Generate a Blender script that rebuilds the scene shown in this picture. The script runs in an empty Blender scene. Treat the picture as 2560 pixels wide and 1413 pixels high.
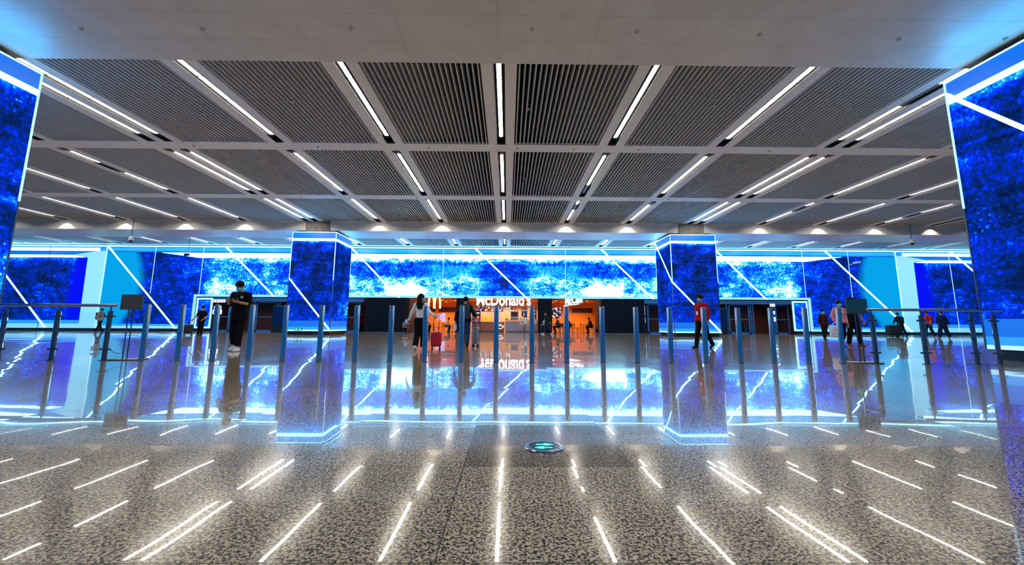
import bpy, bmesh, math, random
import numpy as np
from mathutils import Vector, Matrix

SC = bpy.context.scene
COL = SC.collection
random.seed(7)
RND = np.random.RandomState(3)

# ------------------------------------------------------------------ camera, world, exposure
CAM_H, PITCH, ROLL, YAW, FPX, PPY = 0.7444, 0.1526, 0.0051, 0.01, 1079.09, 645.126
cam_data = bpy.data.cameras.new('camera')
cam_data.sensor_width = 36.0
cam_data.sensor_fit = 'HORIZONTAL'
cam_data.lens = FPX / 2560.0 * 36.0
cam_data.shift_y = -(706.5 - PPY) / 2560.0
cam_data.clip_start, cam_data.clip_end = 0.05, 400
cam = bpy.data.objects.new('camera', cam_data)
COL.objects.link(cam)
_r = Vector((math.cos(YAW), -math.sin(YAW), 0)); _f0 = Vector((math.sin(YAW), math.cos(YAW), 0)); _z = Vector((0, 0, 1))
_f = _f0 * math.cos(PITCH) + _z * math.sin(PITCH); _u = -_f0 * math.sin(PITCH) + _z * math.cos(PITCH)
_r2 = _r * math.cos(ROLL) + _u * math.sin(ROLL); _u2 = -_r * math.sin(ROLL) + _u * math.cos(ROLL)
cam.matrix_world = Matrix(((_r2.x, _u2.x, -_f.x, 0), (_r2.y, _u2.y, -_f.y, 0), (_r2.z, _u2.z, -_f.z, CAM_H), (0, 0, 0, 1)))
SC.camera = cam

world = bpy.data.worlds.new('hall ambient')
SC.world = world
world.use_nodes = True
_bg = world.node_tree.nodes['Background']
_bg.inputs['Color'].default_value = (0.01, 0.25, 0.66, 1)
_bg.inputs['Strength'].default_value = 0.8

SC.view_settings.view_transform = 'Standard'
SC.view_settings.look = 'None'
SC.view_settings.gamma = 1.0
SC.view_settings.use_curve_mapping = False
SC.view_settings.exposure = 0.0
SC.cycles.max_bounces = 6
SC.cycles.diffuse_bounces = 3
SC.cycles.glossy_bounces = 4
SC.cycles.transmission_bounces = 6
SC.cycles.transparent_max_bounces = 8
SC.cycles.sample_clamp_indirect = 6.0
SC.cycles.caustics_reflective = False
SC.cycles.caustics_refractive = False

# light levels
TUBE_E = 52.0          # luminous ceiling strips
ART_E = 2.3            # back-lit artwork
LED_E = 7.5            # white edge strips on the displays
STORE_E = 1.0          # restaurant lamps
SPOT_W = 75.0          # downlights washing the far beam

# ------------------------------------------------------------------ node helpers
class Ex:
    """a float socket with operators, each making a Math node"""
    def __init__(s, nt, v): s.nt, s.v = nt, v
    def _m(s, op, *a):
        n = s.nt.nodes.new('ShaderNodeMath'); n.operation = op
        for i, q in enumerate((s,) + a):
            q = q.v if isinstance(q, Ex) else q
            if isinstance(q, (int, float)): n.inputs[i].default_value = q
            else: s.nt.links.new(q, n.inputs[i])
        return Ex(s.nt, n.outputs[0])
    def __add__(s, o): return s._m('ADD', o)
    def __radd__(s, o): return s._m('ADD', o)
    def __sub__(s, o): return s._m('SUBTRACT', o)
    def __rsub__(s, o): return (s * -1) + o
    def __mul__(s, o): return s._m('MULTIPLY', o)
    def __rmul__(s, o): return s._m('MULTIPLY', o)
    def __truediv__(s, o): return s._m('DIVIDE', o)
    def abs(s): return s._m('ABSOLUTE')
    def floor(s): return s._m('FLOOR')
    def fract(s): return s._m('FRACT')
    def gt(s, o): return s._m('GREATER_THAN', o)
    def lt(s, o): return s._m('LESS_THAN', o)
    def min(s, o): return s._m('MINIMUM', o)
    def max(s, o): return s._m('MAXIMUM', o)
    def pw(s, o): return s._m('POWER', o)
    def sstep(s, a, b, lo=0.0, hi=1.0):
        n = s.nt.nodes.new('ShaderNodeMapRange'); n.interpolation_type = 'SMOOTHSTEP'
        s.nt.links.new(s.v, n.inputs[0])
        for i, q in ((1, a), (2, b), (3, lo), (4, hi)): n.inputs[i].default_value = q
        return Ex(s.nt, n.outputs[0])

class NT:
    def __init__(s, name):
        s.m = bpy.data.materials.new(name); s.m.use_nodes = True
        s.t = s.m.node_tree; s.b = s.t.nodes['Principled BSDF']
    def n(s, kind, **k):
        nd = s.t.nodes.new('ShaderNode' + kind)
        for a, v in k.items(): setattr(nd, a, v)
        return nd
    def l(s, a, b):
        s.t.links.new(a.v if isinstance(a, Ex) else a, b)
    def obj(s):
        c = s.n('TexCoord'); sp = s.n('SeparateXYZ'); s.l(c.outputs['Object'], sp.inputs[0])
        return c.outputs['Object'], Ex(s.t, sp.outputs[0]), Ex(s.t, sp.outputs[1]), Ex(s.t, sp.outputs[2])
    def vec(s, x, y, z):
        c = s.n('CombineXYZ')
        for i, q in enumerate((x, y, z)):
            if isinstance(q, Ex): s.l(q, c.inputs[i])
            else: c.inputs[i].default_value = q
        return c.outputs[0]
    def noise(s, v, scale, detail=2.0, rough=0.5, dist=0.0):
        q = s.n('TexNoise'); s.l(v, q.inputs['Vector'])
        q.inputs['Scale'].default_value = scale; q.inputs['Detail'].default_value = detail
        q.inputs['Roughness'].default_value = rough; q.inputs['Distortion'].default_value = dist
        return Ex(s.t, q.outputs[0])
    def ramp(s, v, stops, interp='LINEAR'):
        r = s.n('ValToRGB'); r.color_ramp.interpolation = interp; s.l(v, r.inputs[0])
        el = r.color_ramp.elements
        while len(el) < len(stops): el.new(0.5)
        for e, (p, c) in zip(el, stops): e.position = p; e.color = (*c, 1)
        return r.outputs[0]
    def mix(s, f, a, b):
        q = s.n('Mix', data_type='RGBA'); 
        if isinstance(f, Ex): s.l(f, q.inputs[0])
        else: q.inputs[0].default_value = f
        for i, c in ((6, a), (7, b)):
            if isinstance(c, tuple): q.inputs[i].default_value = (*c, 1)
            else: s.l(c, q.inputs[i])
        return q.outputs[2]
    def set(s, **k):
        for a, v in k.items():
            key = {'col': 'Base Color', 'rough': 'Roughness', 'metal': 'Metallic', 'emit': 'Emission Color', 'es': 'Emission Strength',
                   'spec': 'Specular IOR Level', 'ior': 'IOR', 'trans': 'Transmission Weight', 'alpha': 'Alpha', 'coat': 'Coat Weight', 'sheen': 'Sheen Weight'}[a]
            sk = s.b.inputs[key]
            if isinstance(v, tuple): sk.default_value = (*v, 1)
            elif isinstance(v, (int, float)): sk.default_value = v
            else: s.l(v, sk)
        return s

def M(name, col, rough=0.5, metal=0.0, var=0.08, vs=9.0, **k):
    """plain procedural material with a little mottling"""
    t = NT(name); o, x, y, z = t.obj()
    nz = t.noise(o, vs, 3.0)
    lo = tuple(max(0, c * (1 - var)) for c in col); hi = tuple(min(1, c * (1 + var)) for c in col)
    t.set(col=t.mix(nz.sstep(0.3, 0.7), lo, hi), rough=rough, metal=metal, **k)
    return t.m

def EM(name, col, strength, rough=0.4):
    t = NT(name); t.set(col=tuple(min(0.6, c * 0.6) for c in col), emit=col, es=strength, rough=rough)
    return t.m

# ------------------------------------------------------------------ mesh helpers
class MB:
    def __init__(s): s.v, s.f = [], []
    def quad(s, a, b, c, d):
        i = len(s.v); s.v += [a, b, c, d]; s.f.append((i, i + 1, i + 2, i + 3)); return s
    def box(s, x0, x1, y0, y1, z0, z1):
        i = len(s.v)
        s.v += [(x0, y0, z0), (x1, y0, z0), (x1, y1, z0), (x0, y1, z0), (x0, y0, z1), (x1, y0, z1), (x1, y1, z1), (x0, y1, z1)]
        s.f += [tuple(i + q for q in f) for f in ((3, 2, 1, 0), (4, 5, 6, 7), (0, 1, 5, 4), (1, 2, 6, 5), (2, 3, 7, 6), (3, 0, 4, 7))]
        return s
    def prism(s, poly, y0, y1, axis='y'):
        """poly of (x,z) extruded along y  (axis x: (y,z) along x; axis z: (x,y) along z)"""
        n = len(poly); i = len(s.v)
        mk = {'y': lambda p, t: (p[0], t, p[1]), 'x': lambda p, t: (t, p[0], p[1]), 'z': lambda p, t: (p[0], p[1], t)}[axis]
        s.v += [mk(p, y0) for p in poly] + [mk(p, y1) for p in poly]
        s.f.append(tuple(range(i, i + n))); s.f.append(tuple(range(i + 2 * n - 1, i + n - 1, -1)))
        for k in range(n): s.f.append((i + k, i + n + k, i + n + (k + 1) % n, i + (k + 1) % n))
        return s
    def rings(s, rings, cap=True):
        n = len(rings[0]); i = len(s.v)
        for r in rings: s.v += [tuple(p) for p in r]
        for a in range(len(rings) - 1):
            for k in range(n):
                s.f.append((i + a * n + k, i + a * n + (k + 1) % n, i + (a + 1) * n + (k + 1) % n, i + (a + 1) * n + k))
        if cap:
            s.f.append(tuple(range(i + n - 1, i - 1, -1))); e = i + (len(rings) - 1) * n
            s.f.append(tuple(range(e, e + n)))
        return s
    def tube(s, pts, r, n=12, cap=True):
        pts = [Vector(p) for p in pts]; rs = r if isinstance(r, (list, tuple)) else [r] * len(pts)
        up = None; R = []
        for i, p in enumerate(pts):
            d = (pts[min(i + 1, len(pts) - 1)] - pts[max(i - 1, 0)]).normalized()
            if up is None:
                up = Vector((0, 0, 1)) if abs(d.z) < 0.9 else Vector((1, 0, 0))
            a = d.cross(up).normalized(); b = a.cross(d).normalized(); up = b
            R.append([p + a * (math.cos(t) * rs[i]) + b * (math.sin(t) * rs[i]) for t in (2 * math.pi * k / n for k in range(n))])
        return s.rings(R, cap)
    def lathe(s, prof, c=(0, 0, 0), n=24):
        """prof of (r,z)"""
        R = [[(c[0] + r * math.cos(2 * math.pi * k / n), c[1] + r * math.sin(2 * math.pi * k / n), c[2] + z) for k in range(n)] for r, z in prof]
        return s.rings(R, True)
    def ball(s, c, r, n=10, m=8):
        r = r if isinstance(r, tuple) else (r, r, r)
        prof = [(math.sin(math.pi * (j + 0.02) / (m + 0.04)), -math.cos(math.pi * (j + 0.02) / (m + 0.04))) for j in range(m + 1)]
        return s.rings([[(c[0] + r[0] * q * math.cos(2 * math.pi * k / n), c[1] + r[1] * q * math.sin(2 * math.pi * k / n), c[2] + r[2] * z) for k in range(n)] for q, z in prof])
    def rbox(s, x0, x1, y0, y1, z0, z1, r, seg=4):
        """box with vertical edges rounded and softened top and bottom"""
        def ring(ins, z):
            p = []
            for cx, cy, a0 in ((x1 - r, y1 - r, 0), (x0 + r, y1 - r, 90), (x0 + r, y0 + r, 180), (x1 - r, y0 + r, 270)):
                for k in range(seg + 1):
                    a = math.radians(a0 + 90 * k / seg); p.append((cx + (r - ins) * math.cos(a), cy + (r - ins) * math.sin(a), z))
            return p
        e = min(r * 0.6, (z1 - z0) * 0.3)
        return s.rings([ring(e, z0), ring(e * 0.3, z0 + e * 0.3), ring(0, z0 + e), ring(0, z1 - e), ring(e * 0.3, z1 - e * 0.3), ring(e, z1)])
    def build(s, name, mat, parent=None, smooth=False, loc=None, rotz=0.0):
        me = bpy.data.meshes.new(name); me.from_pydata([tuple(p) for p in s.v], [], s.f); me.update()
        bm = bmesh.new(); bm.from_mesh(me); bmesh.ops.recalc_face_normals(bm, faces=bm.faces); bm.to_mesh(me); bm.free()
        if smooth:
            me.polygons.foreach_set('use_smooth', [True] * len(me.polygons))
            if hasattr(me, 'set_sharp_from_angle'): me.set_sharp_from_angle(angle=math.radians(40))
        return link(name, me, mat, parent, loc, rotz)

def link(name, me, mat, parent=None, loc=None, rotz=0.0):
    o = bpy.data.objects.new(name, me); COL.objects.link(o)
    if mat is not None: me.materials.append(mat)
    if parent is not None: o.parent = parent
    if loc is not None: o.location = loc
    if rotz: o.rotation_euler = (0, 0, rotz)
    return o

def empty(name, loc, rotz=0.0):
    o = bpy.data.objects.new(name, None); COL.objects.link(o)
    o.empty_display_size = 0.2; o.location = loc; o.rotation_euler = (0, 0, rotz)
    return o

def tag(o, label, cat, group=None):
    o['label'] = label; o['category'] = cat
    if group: o['group'] = group
    return o

def struct(o, label=None):
    o['kind'] = 'structure'
    if label: o['label'] = label
    return o

def copy_tree(o, parent=None):
    c = o.copy(); COL.objects.link(c)
    if parent is not None: c.parent = parent
    for ch in list(o.children): copy_tree(ch, c)
    return c

ORD = ['', 'first', 'second', 'third', 'fourth', 'fifth', 'sixth', 'seventh', 'eighth', 'ninth', 'tenth', 'eleventh', 'twelfth', 'thirteenth',
       'fourteenth', 'fifteenth', 'sixteenth', 'seventeenth', 'eighteenth', 'nineteenth', 'twentieth', 'twenty-first']

# ------------------------------------------------------------------ materials
def granite():
    t = NT('polished speckled granite'); o, x, y, z = t.obj()
    SX, SY, OX, OY = 0.903, 0.935, -0.225, 1.49
    gx, gy = (x - OX) / SX, (y - OY) / SY
    cx, cy = gx.floor(), gy.floor()
    wn = t.n('TexWhiteNoise', noise_dimensions='2D'); t.l(t.vec(cx, cy, 0.0), wn.inputs[0])
    ws = t.n('SeparateXYZ'); t.l(wn.outputs[1], ws.inputs[0])
    r1, r2, r3 = (Ex(t.t, ws.outputs[i]) for i in range(3))
    # speckle
    n1 = t.noise(o, 88.0, 3.0, 0.55, 0.6); n2 = t.noise(o, 200.0, 2.0, 0.5); n3 = t.noise(o, 45.0, 2.0, 0.5)
    v = n1 * 0.7 + n2 * 0.2 + n3 * 0.1
    c = t.ramp(v, [(0.41, (0.022, 0.017, 0.016)), (0.462, (0.085, 0.062, 0.05)), (0.492, (0.34, 0.27, 0.19)), (0.525, (0.61, 0.475, 0.305)), (0.66, (0.70, 0.565, 0.385))])
    # slab to slab tone and the darker slab round the floor sign
    dark = cx.gt(-0.5) * cx.lt(0.5) * cy.gt(0.5) * cy.lt(1.5)
    tone = r3 * 0.2 + 0.86 - dark * 0.42
    q = t.n('Mix', data_type='RGBA', blend_type='MULTIPLY'); q.inputs[0].default_value = 1.0
    t.l(c, q.inputs[6]); cc = t.n('CombineColor')
    for i in range(3): t.l(tone, cc.inputs[i])
    t.l(cc.outputs[0], q.inputs[7])
    jx = (gx.fract() - 0.5).abs() * -1 + 0.5; jy = (gy.fract() - 0.5).abs() * -1 + 0.5
    joint = jx.lt(0.0028).max(jy.lt(0.0028))
    col = t.mix(joint * 0.8, q.outputs[2], (0.02, 0.018, 0.018))
    # each slab lies a hair out of level and is a hair wavy
    w1 = t.noise(o, 0.9, 1.0); w2 = t.noise(t.vec(x + 31.7, y + 11.2, 0.0), 0.9, 1.0)
    w3 = t.noise(t.vec(x * 0.6 + 7.0, y * 1.6, 0.0), 2.2, 1.0)
    nx = (r1 - 0.5) * 0.0060 + (w1 - 0.5) * 0.010
    ny = (r2 - 0.5) * 0.0056 + (w2 - 0.5) * 0.006 + (w3 - 0.5) * 0.004
    nrm = t.n('VectorMath', operation='NORMALIZE'); t.l(t.vec(nx, ny, 1.0), nrm.inputs[0])
    t.l(nrm.outputs[0], t.b.inputs['Normal'])
    t.set(col=col, rough=0.13, ior=1.5, spec=0.11, coat=0.74)
    t.b.inputs['Coat Roughness'].default_value = 0.012; t.b.inputs['Coat IOR'].default_value = 1.56
    t.l(nrm.outputs[0], t.b.inputs['Coat Normal'])
    return t.m

RAMP = [(0.30, (0.0, 0.004, 0.03)), (0.40, (0.0, 0.012, 0.10)), (0.475, (0.0, 0.008, 0.33)), (0.54, (0.0, 0.026, 0.62)), (0.60, (0.0, 0.115, 0.82)),
        (0.66, (0.008, 0.26, 0.95)), (0.71, (0.06, 0.42, 1.0)), (0.765, (0.24, 0.70, 1.0))]

def artwork(mode, strength):
    """ink-like abstract print on a back-lit glass panel; mirrored about the hall's axis like the original"""
    t = NT('backlit ' + mode + ' print'); o, x, y, z = t.obj()
    if mode == 'pillar':
        u = x + y * 1.0
    else:
        u = (x + 0.28).abs()
    p = t.vec(u, 0.0 if mode != 'pillar' else x * 0.35, z)
    big = t.noise(p, 0.33, 3.0, 0.5, 0.9)
    med = t.noise(p, 1.15, 9.0, 0.68, 1.2)
    fine = t.noise(p, 7.0 if mode != 'pillar' else 11.0, 6.0, 0.82, 0.5)
    strat = t.noise(t.vec(u * 0.35, 0.0, z * 1.8), 1.4, 6.0, 0.6, 1.5)
    v = big * 0.42 + med * 0.62 + (fine - 0.5) * 0.85 + (strat - 0.5) * 0.35 - 0.02
    if mode == 'centre':
        low = z.sstep(4.6, 5.15, 1.0, 0.0); top = z.sstep(6.05, 6.65)
        edge = u.sstep(8.0, 13.0); mid = u.sstep(0.8, 2.6, 1.0, 0.0)
        az = z.sstep(4.7, 5.1) * z.sstep(5.9, 6.3, 1.0, 0.0) * u.sstep(6.0, 9.0, 1.0, 0.0) * u.sstep(1.6, 3.4)
        v = v * (1 - az * 0.65) + (fine * 0.5 + 0.40) * (az * 0.65)
        v = v + low * 0.16 * (1 - edge * 0.7) * (1 - mid) + top * 0.20 + 0.04 - mid * 0.03
        # pale clearing low at both ends of the centre field
        du = (u - 8.9) * 0.55; dz = (z - 3.55) * 1.3
        blob = (du * du + dz * dz).sstep(0.3, 1.6, 1.0, 0.0)
        v = v + blob * 0.17
    elif mode == 'side':
        top = z.sstep(5.9, 6.7) * u.sstep(25.0, 29.0, 1.0, 0.0)
        du = (u - 25.3) * 0.5; dz = (z - 3.9) * 1.1
        blob = (du * du + dz * dz).sstep(0.1, 1.5, 1.0, 0.0)
        near = u.sstep(18.0, 29.0, 1.0, 0.0)
        v = v + near * 0.13 + blob * 0.16 + top * 0.16 - u.sstep(26.0, 32.0) * 0.075
    elif mode == 'niche':
        v = v - 0.075 + z.sstep(6.0, 6.5) * 0.12
    else:
        v = v - 0.065 + z.sstep(6.0, 6.35) * 0.16
        b2 = t.noise(p, 0.9, 2.0); v = v + (b2 - 0.5) * 0.22 + z.sstep(0.8, 2.2, 0.07, 0.0)
        vo = t.n('TexVoronoi'); t.l(p, vo.inputs['Vector']); vo.inputs['Scale'].default_value = 8.5
        dt = Ex(t.t, vo.outputs['Distance']); ring = dt.sstep(0.20, 0.26, 1.0, 0.0) * (dt.sstep(0.07, 0.11) * 0.6 + 0.4)
        v = v + ring * t.noise(p, 0.8, 2.0).sstep(0.50, 0.62) * 0.17
    c = t.ramp(v, RAMP)
    if mode == 'side':
        dz = z - 4.4
        e = u - 32.6 - dz * dz * 0.11 + (big - 0.5) * 0.5
        es_ = e.sstep(-0.5, 0.45); c = t.mix(es_, c, (0.0, 0.16, 0.36)); v = v - es_ * 0.6
    if mode == 'niche':
        dz = z - 3.6
        e = u - 38.85 + dz * dz * 0.03 + (med - 0.5) * 1.2
        es_ = e.sstep(-0.25, 0.5, 1.0, 0.0); c = t.mix(es_, c, (0.0, 0.002, 0.40)); v = v - es_ * 0.5
    t.set(col=(0.004, 0.005, 0.010), emit=c, es=v.sstep(0.70, 0.785, strength, strength * 3.6), rough=0.3, spec=0.0)
    return t.m

MAT = {}
def mats():
    m = MAT
    m['granite'] = granite()
    m['ceil'] = M('white coated ceiling panel', (0.70, 0.685, 0.68), 0.45, 0.0, 0.02, 3.0)
    m['slat'] = M('grey aluminium slat', (0.45, 0.45, 0.46), 0.45, 0.0, 0.03)
    m['void'] = M('black ceiling void', (0.006, 0.007, 0.009), 0.9)
    m['housing'] = M('black light channel', (0.010, 0.010, 0.012), 0.6)
    m['tube'] = EM('lit diffuser', (1.0, 0.915, 0.78), TUBE_E)
    m['tube_off'] = M('unlit diffuser', (0.10, 0.11, 0.12), 0.35)
    m['duct'] = M('galvanised duct', (0.35, 0.38, 0.42), 0.4, 0.7)
    m['art_c'] = artwork('centre', ART_E * 1.1); m['art_s'] = artwork('side', ART_E); m['art_n'] = artwork('niche', ART_E); m['art_p'] = artwork('pillar', ART_E)
    m['led'] = EM('white light strip', (0.26, 0.72, 1.0), LED_E)
    m['led_soft'] = EM('pale light strip', (0.42, 0.78, 1.0), 1.15)
    m['cyan'] = EM('cyan lit panel', (0.02, 0.40, 0.90), 0.95)
    m['paleblue'] = EM('pale blue lit panel', (0.25, 0.66, 0.95), 0.95)
    m['blueband'] = EM('blue lit band', (0.0, 0.135, 0.66), 1.0)
    m['azure'] = EM('azure lit band', (0.02, 0.30, 0.90), 1.0)
    m['plinth'] = M('black plinth', (0.008, 0.009, 0.012), 0.25)
    m['concrete'] = M('bare grey concrete', (0.16, 0.15, 0.14), 0.8, 0.0, 0.25, 4.0)
    m['steel'] = M('brushed stainless steel', (0.30, 0.32, 0.37), 0.20, 1.0, 0.05, 30.0)
    m['darksteel'] = M('dark steel', (0.10, 0.11, 0.13), 0.32, 0.9)
    g = NT('clear glass'); g.set(col=(0.86, 0.94, 0.96), rough=0.02, trans=1.0, ior=1.12); m['glass'] = g.m
    m['black'] = M('black storefront panel', (0.003, 0.006, 0.012), 0.45, spec=0.12)
    m['led_top'] = EM('bright white light strip', (0.06, 0.48, 1.0), 32.0)
    m['doorframe'] = M('blue-grey aluminium door frame', (0.05, 0.19, 0.44), 0.35, 0.5)
    m['maroon'] = M('maroon corridor wall', (0.10, 0.035, 0.03), 0.7)
    m['orange'] = M('orange restaurant wall', (0.88, 0.235, 0.01), 0.55, 0.0, 0.04)
    m['brownband'] = M('dark brown band', (0.035, 0.012, 0.012), 0.5)
    m['cream'] = M('cream kitchen wall', (0.62, 0.36, 0.22), 0.5)
    m['counter'] = M('brown counter front', (0.13, 0.055, 0.035), 0.4)
    m['white'] = M('white plastic', (0.75, 0.75, 0.76), 0.4, 0.0, 0.03)
    m['blackplastic'] = M('black plastic', (0.012, 0.012, 0.014), 0.4)
    m['skin'] = M('skin', (0.42, 0.20, 0.125), 0.5, 0.0, 0.06)
    m['hair'] = M('black hair', (0.004, 0.003, 0.004), 0.6, 0.0, 0.3, 60.0, spec=0.12)
    m['mask'] = M('light blue face mask', (0.10, 0.47, 0.60), 0.7, 0.0, 0.04)
    m['eye'] = M('dark eye', (0.01, 0.008, 0.008), 0.2)
    m['lip'] = M('lip', (0.30, 0.09, 0.08), 0.5)
    m['yellow'] = M('yellow plastic', (0.75, 0.38, 0.02), 0.45)
    m['tabletop'] = M('dark wood table top', (0.06, 0.03, 0.02), 0.4)
mats()
CLOTH = {}
def cloth(name, col, rough=0.85):
    if name not in CLOTH: CLOTH[name] = M(name, col, rough, 0.0, 0.12, 25.0, spec=0.12)
    return CLOTH[name]

# ================================================================== the hall
FLOOR_HALF = 58
b = MB(); b.box(-FLOOR_HALF, FLOOR_HALF, -6, 52, -0.3, 0.0)
struct(b.build('floor', MAT['granite']))

ZC = 7.704                      # slat ceiling level
ZB = 7.07                       # underside of the dropped beams
SLOTS = [-43.0, -38.7, -34.4, -30.3, -26.29, -22.18, -18.115, -13.844, -13.19, -8.891, -4.585, -0.28, 4.04, 8.317, 12.607, 13.276, 17.584, 21.693, 25.662, 29.6, 33.6, 37.9, 42.2]
ROWS = [(2.2, 7.6), (9.85, 16.05), (16.75, 22.96), (23.70, 29.22), (32.2, 38.2)]
ROWN = ['row overhead before the near beam', 'nearest slat row', 'second slat row', 'third slat row', 'row beyond the far beam']
HS, HP = 0.165, 0.50            # half slot, half slot plus plates
XL, XR = -45.5, 45.0
NEARX = {0: (-14.5, 14.0), 1: (-20.0, 19.0), 2: (-28.0, 27.0), 3: (-37, 36), 4: (XL, XR)}

def groups():
    """slots merged where two run side by side: (x0, x1, [slots])"""
    out = []
    for s in SLOTS:
        if out and s - out[-1][1] < 1.0: out[-1][1] = s; out[-1][2].append(s)
        else: out.append([s, s, [s]])
    return out
GR = groups()

ceil = MB()
zt = ZC + 0.10
prev = [0.6] + [r[1] for r in ROWS[:-1]]
# cross plates between the rows
for y0, y1 in ((7.6, 9.85), (16.05, 16.75), (22.96, 23.70), (29.22, 32.2), (38.2, 39.2), (1.4, 2.2)):
    ceil.box(XL - 3, XR + 3, y0, y1, ZC, zt)
for ri, (y0, y1) in enumerate(ROWS):
    for a, c, sl in GR:
        xs = [a - HP]
        for s in sl: xs += [s - HS, s + HS]
        xs.append(c + HP)
        for k in range(0, len(xs), 2): ceil.box(xs[k], xs[k + 1], y0, y1, ZC, zt)
    ceil.box(XL - 3, GR[0][0] - HP, y0, y1, ZC, zt) if GR[0][0] - HP > XL - 3 else None
# slab over the void
ceil_o = struct(ceil.build('ceiling', MAT['ceil']))
v = MB(); v.box(XL - 3, XR + 3, 0.2, 39.4, 9.3, 9.5)
v.build('void_slab', MAT['void'], ceil_o)
# slat panels
for ri, (y0, y1) in enumerate(ROWS):
    lo, hi = NEARX[ri]
    for g in range(len(GR) - 1):
        x0, x1 = GR[g][1] + HP, GR[g + 1][0] - HP
        if x1 < lo or x0 > hi: continue
        n = max(6, int(round((x1 - x0) / 0.150)))
        sb = MB(); pit = (x1 - x0) / n
        for k in range(n):
            cx = x0 + (k + 0.5) * pit
            sb.box(cx - 0.021, cx + 0.021, y0 + 0.01, y1 - 0.01, ZC + 0.012, ZC + 0.36)
        sb.build('slat_panel', MAT['slat'], ceil_o)

# strip lights: one thing per slot and row, four diffusers each
OFF = {(1, 14): [1], (2, 6): [1], (2, 12): [3], (3, 12): [1], (3, 13): [0], (3, 16): [1], (3, 18): [2], (3, 19): [0, 1, 2, 3], (4, 12): [1]}
def strip(ri, si):
    y0, y1 = ROWS[ri]; x = SLOTS[si]
    k = si - 11
    side = 'on the centre line' if k == 0 else '%s %s of the centre line' % (ORD[abs(k)], 'left' if k < 0 else 'right')
    t = empty('strip_light', (x, y0, ZC))
    tag(t, 'white ceiling strip light, %s, %s' % (side, ROWN[ri]), 'ceiling light', 'strip lights in the slatted ceiling')
    L = y1 - y0
    h = MB()
    h.box(-HS + 0.004, HS - 0.004, 0.004, L - 0.004, 0.30, 0.33); h.box(-HS + 0.004, -HS + 0.016, 0.004, L - 0.004, 0.0, 0.3); h.box(HS - 0.016, HS - 0.004, 0.004, L - 0.004, 0.0, 0.3)
    h.box(-HS + 0.004, HS - 0.004, 0.004, 0.02, 0.0, 0.3); h.box(-HS + 0.004, HS - 0.004, L - 0.02, L - 0.004, 0.0, 0.3)
    h.box(-0.07, 0.07, 0.2, L - 0.45, 0.056, 0.299)
    h.build('housing', MAT['housing'], t)
    end = L - (0.6 if ri < 3 else 0.75); seg = 1.29
    if ri == 4: end = L - 0.6
    for q in range(4):
        a = end - (4 - q) * seg + 0.02; e = a + seg - 0.06
        a = max(a, 0.25)
        d = MB(); d.box(-0.064, 0.064, a, e, 0.045, 0.055)
        off = q in OFF.get((ri, si), [])
        p = d.build('diffuser', MAT['tube_off' if off else 'tube'], t)
        if off: p['label'] = 'unlit grey diffuser'
    return t
for ri in range(5):
    lo, hi = NEARX[ri]
    for si, x in enumerate(SLOTS):
        if lo <= x <= hi: strip(ri, si)

# dropped beams: the near one overhead, the far one across the hall
def beam_mat():
    t = NT('panelled beam cladding'); o, x, y, z = t.obj()
    sx = ((x + 0.25) / 2.16).fract(); sy = ((y - 8.07) / 0.86).fract()
    j = ((sx - 0.5).abs().gt(0.4978)).max((sy - 0.5).abs().gt(0.4945))
    n = t.noise(o, 1.6, 4.0)
    c = t.mix(n.sstep(0.3, 0.7), (0.56, 0.545, 0.54), (0.62, 0.605, 0.60))
    t.set(col=t.mix(j * 0.65, c, (0.20, 0.19, 0.19)), rough=0.38)
    return t.m
BEAM = beam_mat()
nb = MB(); nb.box(XL - 3, XR + 3, 7.15, 9.75, ZB, ZC + 0.25)
struct(nb.build('trim_1', BEAM), 'pale dropped ceiling beam overhead, nearest the camera')
fb = MB(); fb.box(XL - 3, XR + 3, 29.30, 31.97, ZB, ZC + 0.25)
struct(fb.build('trim_2', BEAM), 'pale dropped ceiling beam across the far pillars')

# downlights that wash the face of the far beam
def downlight(x, k):
    side = 'on the centre line' if k == 0 else '%s %s of the centre line' % (ORD[abs(k)], 'left' if k < 0 else 'right')
    t = empty('downlight', (x, 28.98, ZC))
    tag(t, 'small downlight washing the far beam, %s' % side, 'downlight', 'downlights along the far beam')
    c = MB(); c.lathe([(0.05, 0.30), (0.055, 0.0), (0.045, -0.004), (0.04, 0.05), (0.02, 0.06)], n=14)
    c.build('can', MAT['housing'], t, True)
    l = bpy.data.lights.new('downlight_lamp', 'SPOT'); l.energy = SPOT_W; l.color = (1.0, 0.84, 0.62)
    l.spot_size = math.radians(118); l.spot_blend = 0.4; l.shadow_soft_size = 0.03
    o = bpy.data.objects.new('lamp', l); COL.objects.link(o); o.parent = t; o.location = (0, 0, -0.03); o.rotation_euler = (0, 0, 0)
for i, (a, c, sl) in enumerate(GR):
    if abs(a) > 33 or len(sl) > 1: continue
    k = sl[0]; downlight(k, SLOTS.index(k) - 11)

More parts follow.
